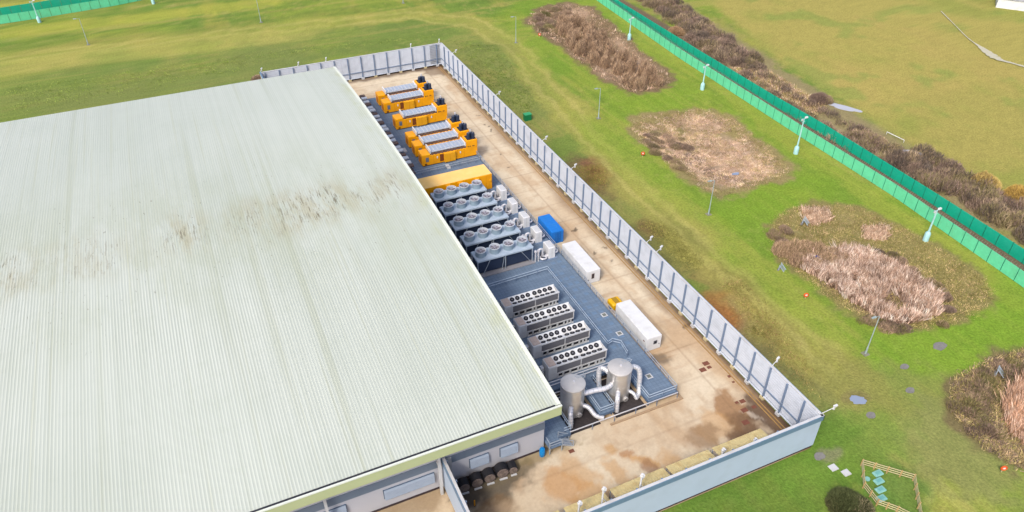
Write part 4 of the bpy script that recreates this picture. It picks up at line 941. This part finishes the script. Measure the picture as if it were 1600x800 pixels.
for px, py, lb in [(806,67,'grey lamp post left of the tall brown shrub bed'), (935,185,'grey lamp post left of the pink reed bed'), (1107,335,'grey lamp post between the pink reed bed and the big reed bed'), (1352,553,'grey lamp post in front of the big reed bed'), (138,70,'grey lamp post in the top left, below the green fence'), (408,35,'grey lamp post at the top, left of centre'), (630,5,'grey lamp post base at the very top edge, right of centre')]: make_lamp(lb, at(px, py))

# ------------------------------------------------------------------ small things in the grass
r = thing('utility_cabinet', 'green cabinet standing in the grass beyond the right screen wall', 'cabinet', tuple(at(824,187)))
m = MB(); m.cbox(-.8, .8, -.6, .6, -.1, 1.4, .06); m.build('body', mat('emerald paint', A(20,130,80), rough=.5), r); m = MB(); m.box(-.85, .85, -.65, .65, 1.402, 1.5); m.build('lid', mat('light emerald paint', A(60,170,110), rough=.5), r)
for px, py, lb in ((1258,467,'orange lifebuoy post left of the big reed bed'), (1565,738,'orange and white lifebuoy post at the lower right edge'), (1004,245,'small orange lifebuoy post at the left corner of the pink reed bed'), (843,58,'small orange lifebuoy post at the left end of the tall brown shrub bed')):
    p = at(px, py); r = thing('lifebuoy_post', lb, 'lifebuoy', (p.x, p.y, 0), rad(-25), 'lifebuoy posts beside the ponds')
    m = MB(); m.bar((0,.1,-.3),(0,.1,1.1), .1); m.build('post', WOOD, r)
    m = MB(); m.tube([(.3*math.cos(a), 0, .8+.3*math.sin(a)) for a in np.linspace(0, 2*math.pi, 20)], .12, 8); m.build('ring', mat('lifebuoy orange', A(226,92,30), rough=.5), r, True)
    m = MB(); m.box(-.16, .16, -.06, .06, .68, .95); m.build('badge', WHITE, r)
# slabs, covers, patches
for px, py, s_, lb in ((1302,731,1.0,'pale square slab in the grass, left of two near the timber pen'), (1322,739,.95,'pale square slab in the grass, right of two near the timber pen')):
    p = at(px, py); m = MB(); m.box(-.5*s_, .5*s_, -.45*s_, .45*s_, -.1, .06); m.box(-.4*s_, .4*s_, -.35*s_, .35*s_, .061, .08); o = m.build('paving_slab', WHITE2); o.location = (p.x, p.y, 0.03); tag(o, lb, 'slab', 'pale slabs near the timber pen')
CYC = mat('pale turquoise lid', A(140,196,188), rough=.6, var=.06)
for (px, py), lb in zip(((1371.5,740),(1373,752),(1375.5,765.5),(1377,779)), ('turquoise lid furthest from the camera inside the timber pen', 'turquoise lid second from the far end inside the timber pen', 'turquoise lid third from the far end inside the timber pen', 'turquoise lid nearest the camera inside the timber pen')):
    p = at(px, py); r = thing('tank_lid', lb, 'lid', (p.x, p.y, .04), rad(0), 'turquoise lids in the timber pen')
    m = MB(); m.cbox(-.62, .62, -.4, .4, -.1, .12, .06); m.build('lid', CYC, r); m = MB(); m.box(-.35, .35, -.2, .2, .122, .15); m.build('raised_panel', mat('turquoise panel', A(118,180,178), rough=.6), r)
p = at(1355,749); m = MB(); m.cyl((0,0), .32, -.1, .15, 8); o = m.build('inspection_cap', CYC); o.location = (p.x, p.y, .03); tag(o, 'small turquoise cap beside the four turquoise lids', 'cap')
pen = thing('timber_fence', 'light timber rail fence forming a pen round the turquoise lids', 'fence', tuple(at(1343,732)))
pp = [at(x, y) for x, y in ((1345,717.5+10),(1426,743+8),(1436,800+10),(1420,830),(1417,802+3),(1368,788+2),(1347,762),(1345,727.5))]
pp = pp[:3]+[at(1428,815)]+[at(1400,801)]+[at(1369,790), at(1348,763), at(1345,727.5)]
for a, b in zip(pp, pp[1:]):
    L_ = (b-a).length; n_ = max(1, round(L_/1.4))
    for z in (.4, .75, 1.1): m = MB(); m.bar(a+Vector((0,0,z)), b+Vector((0,0,z)), .05, .11); rel(m.build('rail', WOOD), pen)
    for k in range(n_): q = a.lerp(b, k/n_); m = MB(); m.bar(q+Vector((0,0,-.3)), q+Vector((0,0,1.25)), .13); rel(m.build('post', mat('post timber', A(196,166,112), rough=.9, var=.15)), pen)
CONC = mat('worn grey slab', A(134,132,128), rough=.9, var=.2, scale=3)
for px, py, rx, ry, lb in ((1468,541,1.3,.8,'irregular grey slab in the grass between two reed beds'), (1413,573,.8,.5,'small grey cover upper of three in the grass'), (1422,610,.7,.5,'small grey cover middle of three in the grass'), (1360,649,.75,.55,'small grey cover beside the puddle'), (1280,713,.8,.6,'worn pinkish cover near the near wall corner')):
    p = at(px, py); m = MB(); n_ = 12; m.prism([(rx*(.8+.3*random.random())*math.cos(2*math.pi*i/n_), ry*(.8+.3*random.random())*math.sin(2*math.pi*i/n_)) for i in range(n_)], -.1, .07); m.cyl((0,0), min(rx, ry)*.4, .071, .09, 12)
    o = m.build('ground_cover_slab', CONC); o.location = (p.x, p.y, .02); tag(o, lb, 'slab', 'grey covers in the grass')
WATER = bpy.data.materials.new('water'); WATER.use_nodes = True; b = WATER.node_tree.nodes['Principled BSDF']; b.inputs['Base Color'].default_value = (.20,.24,.32,1); b.inputs['Roughness'].default_value = .12
def puddle(px, py, rx, ry, ang, z=.03, nm='puddle'):
    p = at(px, py); m = MB(); n_ = 22; a0 = rad(ang); pts = []
    for i in range(n_):
        t = 2*math.pi*i/n_; rr = .75+.4*random.random(); x, y = rx*rr*math.cos(t), ry*rr*math.sin(t); pts.append((x*math.cos(a0)-y*math.sin(a0), x*math.sin(a0)+y*math.cos(a0)))
    m.prism(pts, -.05, 0); o = m.build(nm, WATER); o.location = (p.x, p.y, z+float(ground_h(np.array([p.x]), np.array([p.y]))[0])+.03); o['kind'] = 'structure'; return o
puddle(1340,625,1.3,.9,-40); puddle(1150,267,.9,.5,0,.25); puddle(1274,408,.9,.6,0,.2)
o1 = puddle(1318,168,3.8,1.3,-62); o2 = puddle(1424,238,2.6,1.0,-50)
PW = mat('pale silty water', A(196,198,206), rough=.2, var=.05); o1.data.materials[0] = PW; o2.data.materials[0] = PW
pts = [at(x, y) for x, y in ((1470,18),(1490,38),(1512,60),(1530,73),(1548,86),(1562,94),(1580,99),(1602,105),(1640,114),(1700,124))]
cc_ = curve(pts, 6); m = MB(); n_ = len(cc_); vs = []
for i, p in enumerate(cc_):
    d = (cc_[min(i+1, n_-1)]-cc_[max(i-1, 0)]).normalized(); nn = Vector((-d.y, d.x, 0)); w_ = (.15+1.3*math.exp(-((i-24)/5)**2)+.35*(i > 24))*(.7+.6*random.random())
    vs += [(p.x+nn.x*w_, p.y+nn.y*w_, .16), (p.x-nn.x*w_, p.y-nn.y*w_, .16)]
m.add(vs, [(2*i, 2*i+1, 2*i+3, 2*i+2) for i in range(n_-1)]); o = m.build('footpath', mat('chalky path', A(204,200,178), rough=.9, var=.25, scale=.6, dirt=A(160,158,100), dirt_amt=.8)); o['kind'] = 'structure'
m = MB(); a, b = at(1386,206,.6), at(1413,219,.6); m.tube([a, b], .07, 8); m.bar(a, (a.x,a.y,0), .07); m.bar(b, (b.x,b.y,0), .07); tag(m.build('goal_bar', WHITE), 'thin white rail at the edge of the field beyond the hedge', 'rail')
for px, py, lb in ((1255,347,'small grey outfall gate at the top of the big reed bed'), (1218,420,'small grey outfall gate at the left tip of the big reed bed'), (1557,582,'small grey outfall gate in the brown bed at the right edge')):
    p = at(px, py); r = thing('outfall_gate', lb, 'gate', (p.x, p.y, -.3), rad(30), 'outfall gates in the reed beds')
    for x in (-.45, .45): m = MB(); m.bar((x,0,0),(x,0,1.3), .12); m.bar((x,0,1.2),(x,-1.0,.2), .09); m.build('frame', GALV, r)
    m = MB()
    for k in range(5): m.bar((-.4+k*.2,-.9,.25),(-.4+k*.2,0,1.1), .05)
    m.build('grid', LAMPG, r); m = MB(); m.box(-.7, .7, -.1, .25, 0, .35); m.build('headwall', CONC, r)
p = at(1274,406); r = thing('barrel', 'dark blue drum half hidden under the shrub in the big reed bed', 'barrel', (p.x, p.y, -.3)); m = MB(); m.tube([(-.5,0,.5),(.5,.2,.5)], .42, 16); m.build('body', mat('dark blue plastic', A(50,70,150), rough=.5), r, True)
m = MB(); m.tube([(.5,.2,.5),(.56,.21,.5)], .3, 14); m.build('lid', BLUEC, r)

# white building in the field, top right
p = at(1573,14); r = thing('shed', 'long pale shed at the edge of the field in the top right corner', 'shed', (p.x, p.y, 0), rad(-52))
m = MB(); m.box(-3, 22, 0, 8, 0, 2.8); m.build('wall', WHITE, r)
m = MB(); m.add([(-3.3,-.3,2.8),(22.3,-.3,2.8),(22.3,8.3,2.8),(-3.3,8.3,2.8),(-3.3,4,4.2),(22.3,4,4.2)], [(0,1,5,4),(2,3,4,5),(0,4,3),(1,2,5),(0,3,2,1)]); m.build('roof', mat('grey sheet roof', A(170,172,176), rough=.6, var=.1), r)
m = MB(); m.box(6, 8, -.05, .02, .1, 2.4); m.build('door', mat('grey blue door', A(130,146,160), rough=.5), r)
m = MB(); m.box(10, 12, -.05, .02, .9, 2.0); m.build('window', DARK, r)

# ------------------------------------------------------------------ vegetation
VG = mat('dry vegetation', (0,0,0), rough=.95, vcol=True, var=.15, scale=3, spec=.05)
VEG = 1.55
def blades(name, base, hgt, wid, lean, col, tipmul=1.2, lobj=(0,0,0)):
    n = len(base); a = RNG.uniform(0, 2*np.pi, n); dx = np.cos(a)*wid/2; dy = np.sin(a)*wid/2
    top = base+np.stack([lean[:, 0], lean[:, 1], hgt], -1)
    v0 = base+np.stack([dx, dy, np.zeros(n)], -1); v1 = base-np.stack([dx, dy, np.zeros(n)], -1); m1 = (base*.4+top*.6)
    v2 = m1-np.stack([dx, dy, np.zeros(n)], -1)*.9; v3 = m1+np.stack([dx, dy, np.zeros(n)], -1)*.9
    V = np.stack([v0, v1, v2, v3, top], 1).reshape(-1, 3)
    k = np.arange(n)*5; F = np.concatenate([np.stack([k, k+1, k+2], -1), np.stack([k, k+2, k+3], -1), np.stack([k+3, k+2, k+4], -1)])
    cc = np.repeat(col[:, None, :], 5, 1).copy(); cc[:, 4] *= tipmul; cc = np.clip(cc.reshape(-1, 3)*VEG, 0, .9)
    return fastmesh(name, V, F, cc, VG)
def pick(n, cols, w_=None): c = np.array([np.array(c) for c in cols]); return c[RNG.choice(len(c), n, p=w_)]*RNG.uniform(.8, 1.2, (n, 1))
def in_poly(Pw, n, shrink=0.):
    lo = Pw.min(0); hi = Pw.max(0); out = []
    while sum(map(len, out)) < n:
        q = RNG.uniform(lo, hi, (n*2, 2)); out.append(q[sdist(q[:, 0], q[:, 1], Pw) < -shrink])
    return np.concatenate(out)[:n]
def zg(q): return ground_h(q[:, 0], q[:, 1])
def field(name, poly, n, h, wd, cols, lab, spread=.35, shrink=.3, tuft=7, keep=None, ln=.35, soft=1.5):
    c = in_poly(poly, n//tuft, shrink)
    sd = sdist(c[:, 0], c[:, 1], poly); c = c[RNG.uniform(0, 1, len(c)) < sstep(0, soft, -sd)]
    if keep is not None: c = c[keep(c)]
    hm = .6+.9*fbm(c[:, 0], c[:, 1], 3, 131, 3); cc = pick(len(c), cols); cn = (fbm(c[:, 0], c[:, 1], 2.2, 141)-.5)[:, None]; cc = cc*(1+cn)
    q = np.repeat(c, tuft, 0)+RNG.normal(0, spread, (len(c)*tuft, 2)); m_ = len(q)
    base = np.column_stack([q, zg(q)-.05]); hh = RNG.uniform(h[0], h[1], m_)*np.repeat(hm, tuft); d = np.repeat(RNG.normal(0, ln, (len(c), 2)), tuft, 0)+RNG.normal(0, ln*.6, (m_, 2))
    o = blades(name, base, hh, RNG.uniform(wd[0], wd[1], m_), d*hh[:, None], np.repeat(cc, tuft, 0)*RNG.uniform(.8, 1.2, (m_, 1)))
    return tag(o, lab, 'reeds', kind='stuff')
def shrub_mass(name, cen, Rx, Ry, H, ang, n, cols, lab, stuff=False, group=None, cat='bush', wd=(.03,.09), vary=True):
    # thin twigs filling domed volumes; cen: list of (x,y,r,h)
    bs = []; hs = []; ls = []; cs = []
    for (x, y, r_, h_) in cen:
        k = max(30, int(n*(r_*r_*h_)/sum(c[2]**2*c[3] for c in cen)))
        a = RNG.uniform(0, 2*np.pi, k); rr = r_*np.sqrt(RNG.uniform(0, 1, k)); px = x+rr*np.cos(a); py = y+rr*np.sin(a)
        dome = h_*np.sqrt(np.clip(1-(rr/r_)**2*.98, 0.02, 1))*(.8+.4*fbm(px, py, .9, 151, 3))
        z1 = dome*RNG.uniform(.25, 1, k)**.6; L_ = RNG.uniform(.25, .55, k)*np.minimum(h_, 2.2); z0 = np.maximum(z1-L_, 0)
        out = np.stack([np.cos(a), np.sin(a)], -1)*(rr/r_)[:, None]*.5+RNG.normal(0, .25, (k, 2))
        q = np.stack([px, py], -1); bs.append(np.column_stack([q-out*L_[:, None]*.5, z0+zg(q)-.05])); hs.append(z1-z0+.05); ls.append(out*L_[:, None]); sub = [cols[i] for i in RNG.choice(len(cols), 2)] if vary else cols; cs.append(pick(k, sub)*(RNG.uniform(.8, 1.25) if vary else RNG.uniform(.92, 1.08)))
    b = np.concatenate(bs); o = blades(name, b, np.concatenate(hs), RNG.uniform(wd[0], wd[1], len(b)), np.concatenate(ls), np.concatenate(cs))
    if stuff: return tag(o, lab, cat, kind='stuff')
    return tag(o, lab, cat, group)
PK = [P(206,178,156), P(190,160,138), P(172,142,116), P(152,128,104), P(216,194,172)]
TN = [P(178,160,112), P(160,146,96), P(188,160,122), P(132,116,80), P(148,140,84)]
PU = [P(126,108,96), P(142,120,104), P(110,96,84), P(152,132,108), P(128,120,84)]
ST = [P(176,148,120), P(156,130,106), P(138,116,98), P(192,166,136), P(112,96,84)]
# bed 1: tall willow like thicket
cen = []
Q = wpoly([(868,40),(905,24),(930,48),(985,90),(1035,125),(1030,140),(990,142),(945,112),(895,78)])
for q in in_poly(Q, 90, .2): cen.append((q[0], q[1], RNG.uniform(.9,1.6), RNG.uniform(2.6,4.6)))
shrub_mass('thicket', cen, 0, 0, 0, 0, 60000, ST, 'tall brown leafless thicket filling the long bed at the top', True, cat='thicket', wd=(.03,.07), vary=False)
field('reeds', BED1, 16000, (.25,.6), (.04,.09), PK+PU, 'pinkish dry stems round the foot of the tall brown thicket')
cen = [(q[0], q[1], RNG.uniform(1.2,2.0), RNG.uniform(.8,1.5)) for q in in_poly(wpoly([(822,32),(850,14),(895,8),(880,45),(850,52)]), 30, .3)]
shrub_mass('brambles', cen, 0, 0, 0, 0, 14000, PU+[P(118,112,76)], 'low dark brambles at the left end of the tall brown thicket', True, cat='brambles')
# bed 2
field('dry_grass', BED2, 90000, (.12,.34), (.03,.07), PK+PK+TN[:3]+[P(176,156,146)], 'flattened pinkish dry grass covering the square bed', ln=.7, soft=4.5, tuft=14, spread=.32, keep=lambda q: fbm(q[:, 0], q[:, 1], 5, 171) > .33)
cen = [(q[0], q[1], RNG.uniform(.8,1.6), RNG.uniform(.4,.9)) for q in in_poly(wpoly([(1000,205),(1040,200),(1075,215),(1080,235),(1040,232),(1070,260),(1085,290),(1060,275),(1010,228)]), 34, .2)]
shrub_mass('brambles', cen, 0, 0, 0, 0, 18000, PU, 'dark purplish brambles along the left side of the square bed', True, cat='brambles')
field('rough_grass', BED2, 30000, (.1,.3), (.04,.08), [P(138,132,84), P(124,118,74), P(150,140,100)], 'dull olive rough grass round the rim of the square bed', ln=.7, keep=lambda q: (sdist(q[:, 0], q[:, 1], BED2) > -4.5) | (fbm(q[:, 0], q[:, 1], 7, 181) > .58))
# bed 3
field('rough_grass', BED3, 60000, (.10,.28), (.04,.08), TN+[P(130,126,66), P(112,108,60)], 'dull olive rough grass round the big reed bed', ln=.8)
field('reeds', REED3, 60000, (.9,1.9), (.05,.12), [P(214,190,172), P(196,168,150), P(176,148,128), P(150,124,104), P(226,206,192), P(110,88,74)], 'pale feathery reeds filling the middle of the big bed', spread=.24, ln=.3, tuft=18, keep=lambda q: fbm(q[:, 0], q[:, 1], 2.5, 173) > .40)
field('reeds', wpoly([(1250,322),(1300,322),(1305,340),(1270,350),(1250,338)]), 4000, (.4,.8), (.05,.1), PK, 'small patch of pale dry reeds at the top of the big bed')
field('reeds', wpoly([(1345,345),(1395,352),(1390,372),(1350,368)]), 4000, (.4,.8), (.05,.1), PK, 'small patch of pale dry reeds at the top right of the big bed')
cen = [(q[0], q[1], RNG.uniform(1.2,1.9), RNG.uniform(1.5,2.4)) for q in in_poly(wpoly([(1212,392),(1240,376),(1290,386),(1330,398),(1300,410),(1240,412)]), 26, .1)]
shrub_mass('shrub', cen, 0, 0, 0, 0, 30000, ST[:4]+[P(120,108,76)], 'spreading brown leafless shrub at the upper left of the big reed bed', vary=False)
cen = [(q[0], q[1], RNG.uniform(.7,1.3), RNG.uniform(.5,1.1)) for q in np.concatenate([in_poly(wpoly([(1205,365),(1235,350),(1240,375),(1215,392)]), 12, 0), in_poly(wpoly([(1330,372),(1400,392),(1445,425),(1480,450),(1478,462),(1420,425),(1350,392)]), 24, 0), in_poly(wpoly([(1340,492),(1400,510),(1480,500),(1478,508),(1400,520),(1330,500)]), 20, 0)])]
shrub_mass('brambles', cen, 0, 0, 0, 0, 22000, PU+[P(104,98,62)], 'dark brambles edging the pale reeds of the big bed', True, cat='brambles')
for px, py, rr, lb in ((1475,450,1.1,'small dark bush in the rough grass right of the pale reeds, upper of two'), (1483,480,1.2,'small dark bush in the rough grass right of the pale reeds, lower of two')):
    p = at(px, py); shrub_mass('bush', [(p.x, p.y, rr, .8)], 0, 0, 0, 0, 1800, PU, lb)
# bed 4
field('rough_grass', BED4, 30000, (.2,.5), (.05,.11), TN+PU, 'dull brown rough grass in the bed at the right edge', ln=.7)
field('reeds', wpoly([(1640,575),(1590,590),(1565,625),(1580,675),(1640,730)]), 24000, (.9,1.8), (.05,.12), [P(206,172,148), P(190,152,124), P(164,130,104), P(214,186,166)], 'reddish tan reeds in the bed at the right edge', ln=.25)
cen = [(q[0], q[1], RNG.uniform(1.,1.8), RNG.uniform(.7,1.4)) for q in in_poly(wpoly([(1500,590),(1560,570),(1640,560),(1600,590),(1560,610),(1555,660),(1590,710),(1530,690),(1492,640)]), 46, .1)]
shrub_mass('brambles', cen, 0, 0, 0, 0, 26000, PU+[P(128,118,78), P(108,104,70)], 'grey brown brambles round the reddish reeds at the right edge', True, cat='brambles')
# rough tussocks over the mounds outside the wall
for q, c_, lb in (([(985,340),(1040,345),(1110,410),(1090,435),(1040,410)], [P(112,112,58), P(128,124,66), P(96,96,52), P(146,140,80)], 'rough olive tussocks on the mound beyond the middle of the right wall'),
              ([(1110,440),(1160,430),(1270,560),(1300,640),(1240,610),(1150,520)], [P(128,118,66), P(142,120,80), P(110,106,56), P(150,140,84)], 'rough brownish tussocks beyond the near half of the right wall'),
              ([(890,262),(945,255),(960,290),(930,312),(895,285)], [P(128,100,66), P(110,96,58), P(118,118,56)], 'brown tussocks on the small earth mound beyond the wall'),
              ([(700,60),(780,70),(850,160),(830,210),(740,130)], [P(98,118,50), P(118,136,62), P(88,104,48)], 'dark green tussocks beyond the far corner of the walls'),
              ([(0,185),(0,135),(400,80),(680,50),(690,62),(520,80),(410,100),(400,108),(230,145)], [P(112,134,58), P(126,144,66), P(136,146,78)], 'dark green rough grass behind the warehouse')):
    field('tussock_grass', wpoly(q), 16000, (.08,.24), (.05,.11), c_, lb, spread=.3, ln=.7, soft=4)
# bush at the bottom
p = at(1322,790); shrub_mass('bush', [(p.x, p.y, 2.2, 1.9), (p.x+.9, p.y-1.0, 1.7, 1.7), (p.x-.9, p.y+.3, 1.5, 1.3)], 0, 0, 0, 0, 16000, [P(72,78,50), P(92,92,62), P(58,64,42), P(110,104,80)], 'round dark green bush at the bottom edge beside the timber pen')
for px, py, rr, lb in ((430,166,1.6,'small dark bush behind the warehouse roof edge, left one'), (404,124,1.8,'small dark bush at the left end of the far wall')):
    p = at(px, py-(8 if px > 420 else 0)); shrub_mass('bush', [(p.x, p.y, rr, 1.2)], 0, 0, 0, 0, 2500, PU, lb)
# hedgerow beyond the fences
HC = [P(122,104,94), P(140,120,106), P(104,92,82), P(156,138,112), P(96,86,78), P(128,118,84)]
cen = []
for q in in_poly(wpoly([(985,-10),(1040,-10),(1105,40),(1185,95),(1180,112),(1120,92),(1060,50)]), 150, .3): cen.append((q[0], q[1], RNG.uniform(1.6,2.8), RNG.uniform(1.6,3.0)))
for q in in_poly(wpoly([(1140,100),(1230,160),(1310,212),(1330,205),(1400,240),(1440,262),(1480,300),(1440,290),(1330,235),(1230,175)]), 90, .1): cen.append((q[0], q[1], RNG.uniform(1.3,2.3), RNG.uniform(1.2,2.2)))
for q in in_poly(wpoly([(1150,103),(1215,138),(1300,186),(1380,236),(1445,275),(1465,292),(1400,232),(1320,190),(1235,142),(1180,98)]), 90, .0): cen.append((q[0], q[1], RNG.uniform(1.1,2.0), RNG.uniform(1.0,2.0)))
for q in in_poly(wpoly([(1390,255),(1440,240),(1520,285),(1600,322),(1720,390),(1720,460),(1600,385),(1500,322)]), 120, .2): cen.append((q[0], q[1], RNG.uniform(1.6,2.8), RNG.uniform(1.8,3.2)))
shrub_mass('hedgerow', cen, 0, 0, 0, 0, 150000, HC, 'long dark purplish brown hedgerow behind the green fences', True, cat='hedgerow', wd=(.04,.10))
for px, py, rr, h_, cc, lb in ((1280,158,2.4,2.2,HC,'lone round dark bush at the field edge left of the pale pool'), (1533,292,2.8,3.2,[P(160,140,84), P(140,120,76), P(176,156,98)],'yellowish bush in the hedgerow near the right edge'), (1590,312,2.8,3.2,[P(168,140,74), P(150,124,72)],'ochre bush in the hedgerow at the very right edge'), (1362,222,2.6,2.0,HC,'dark bush at the field edge between the two pale pools'), (1055,52,2.2,2.2,[P(166,142,110), P(148,122,96)],'tan bush in the hedgerow near the top')):
    p = at(px, py); shrub_mass('bush', [(p.x, p.y, rr, h_), (p.x+1, p.y-1, rr*.7, h_*.8)], 0, 0, 0, 0, 7000, cc, lb, group=None, wd=(.05,.12))
field('reeds', wpoly([(1140,88),(1185,100),(1250,140),(1290,165),(1275,190),(1200,150),(1150,115)]), 14000, (.3,.8), (.05,.12), PK+TN, 'pinkish dry grass along the field side of the hedgerow')
cen = [(q[0], q[1], RNG.uniform(2,3), RNG.uniform(1.6,2.6)) for q in in_poly(wpoly([(-60,2),(-60,-30),(160,-40),(100,-12),(50,-4)]), 60, .1)]
shrub_mass('scrub', cen, 0, 0, 0, 0, 24000, ST+HC, 'reddish brown scrub beyond the fence in the top left corner', True, cat='scrub', wd=(.06,.16))
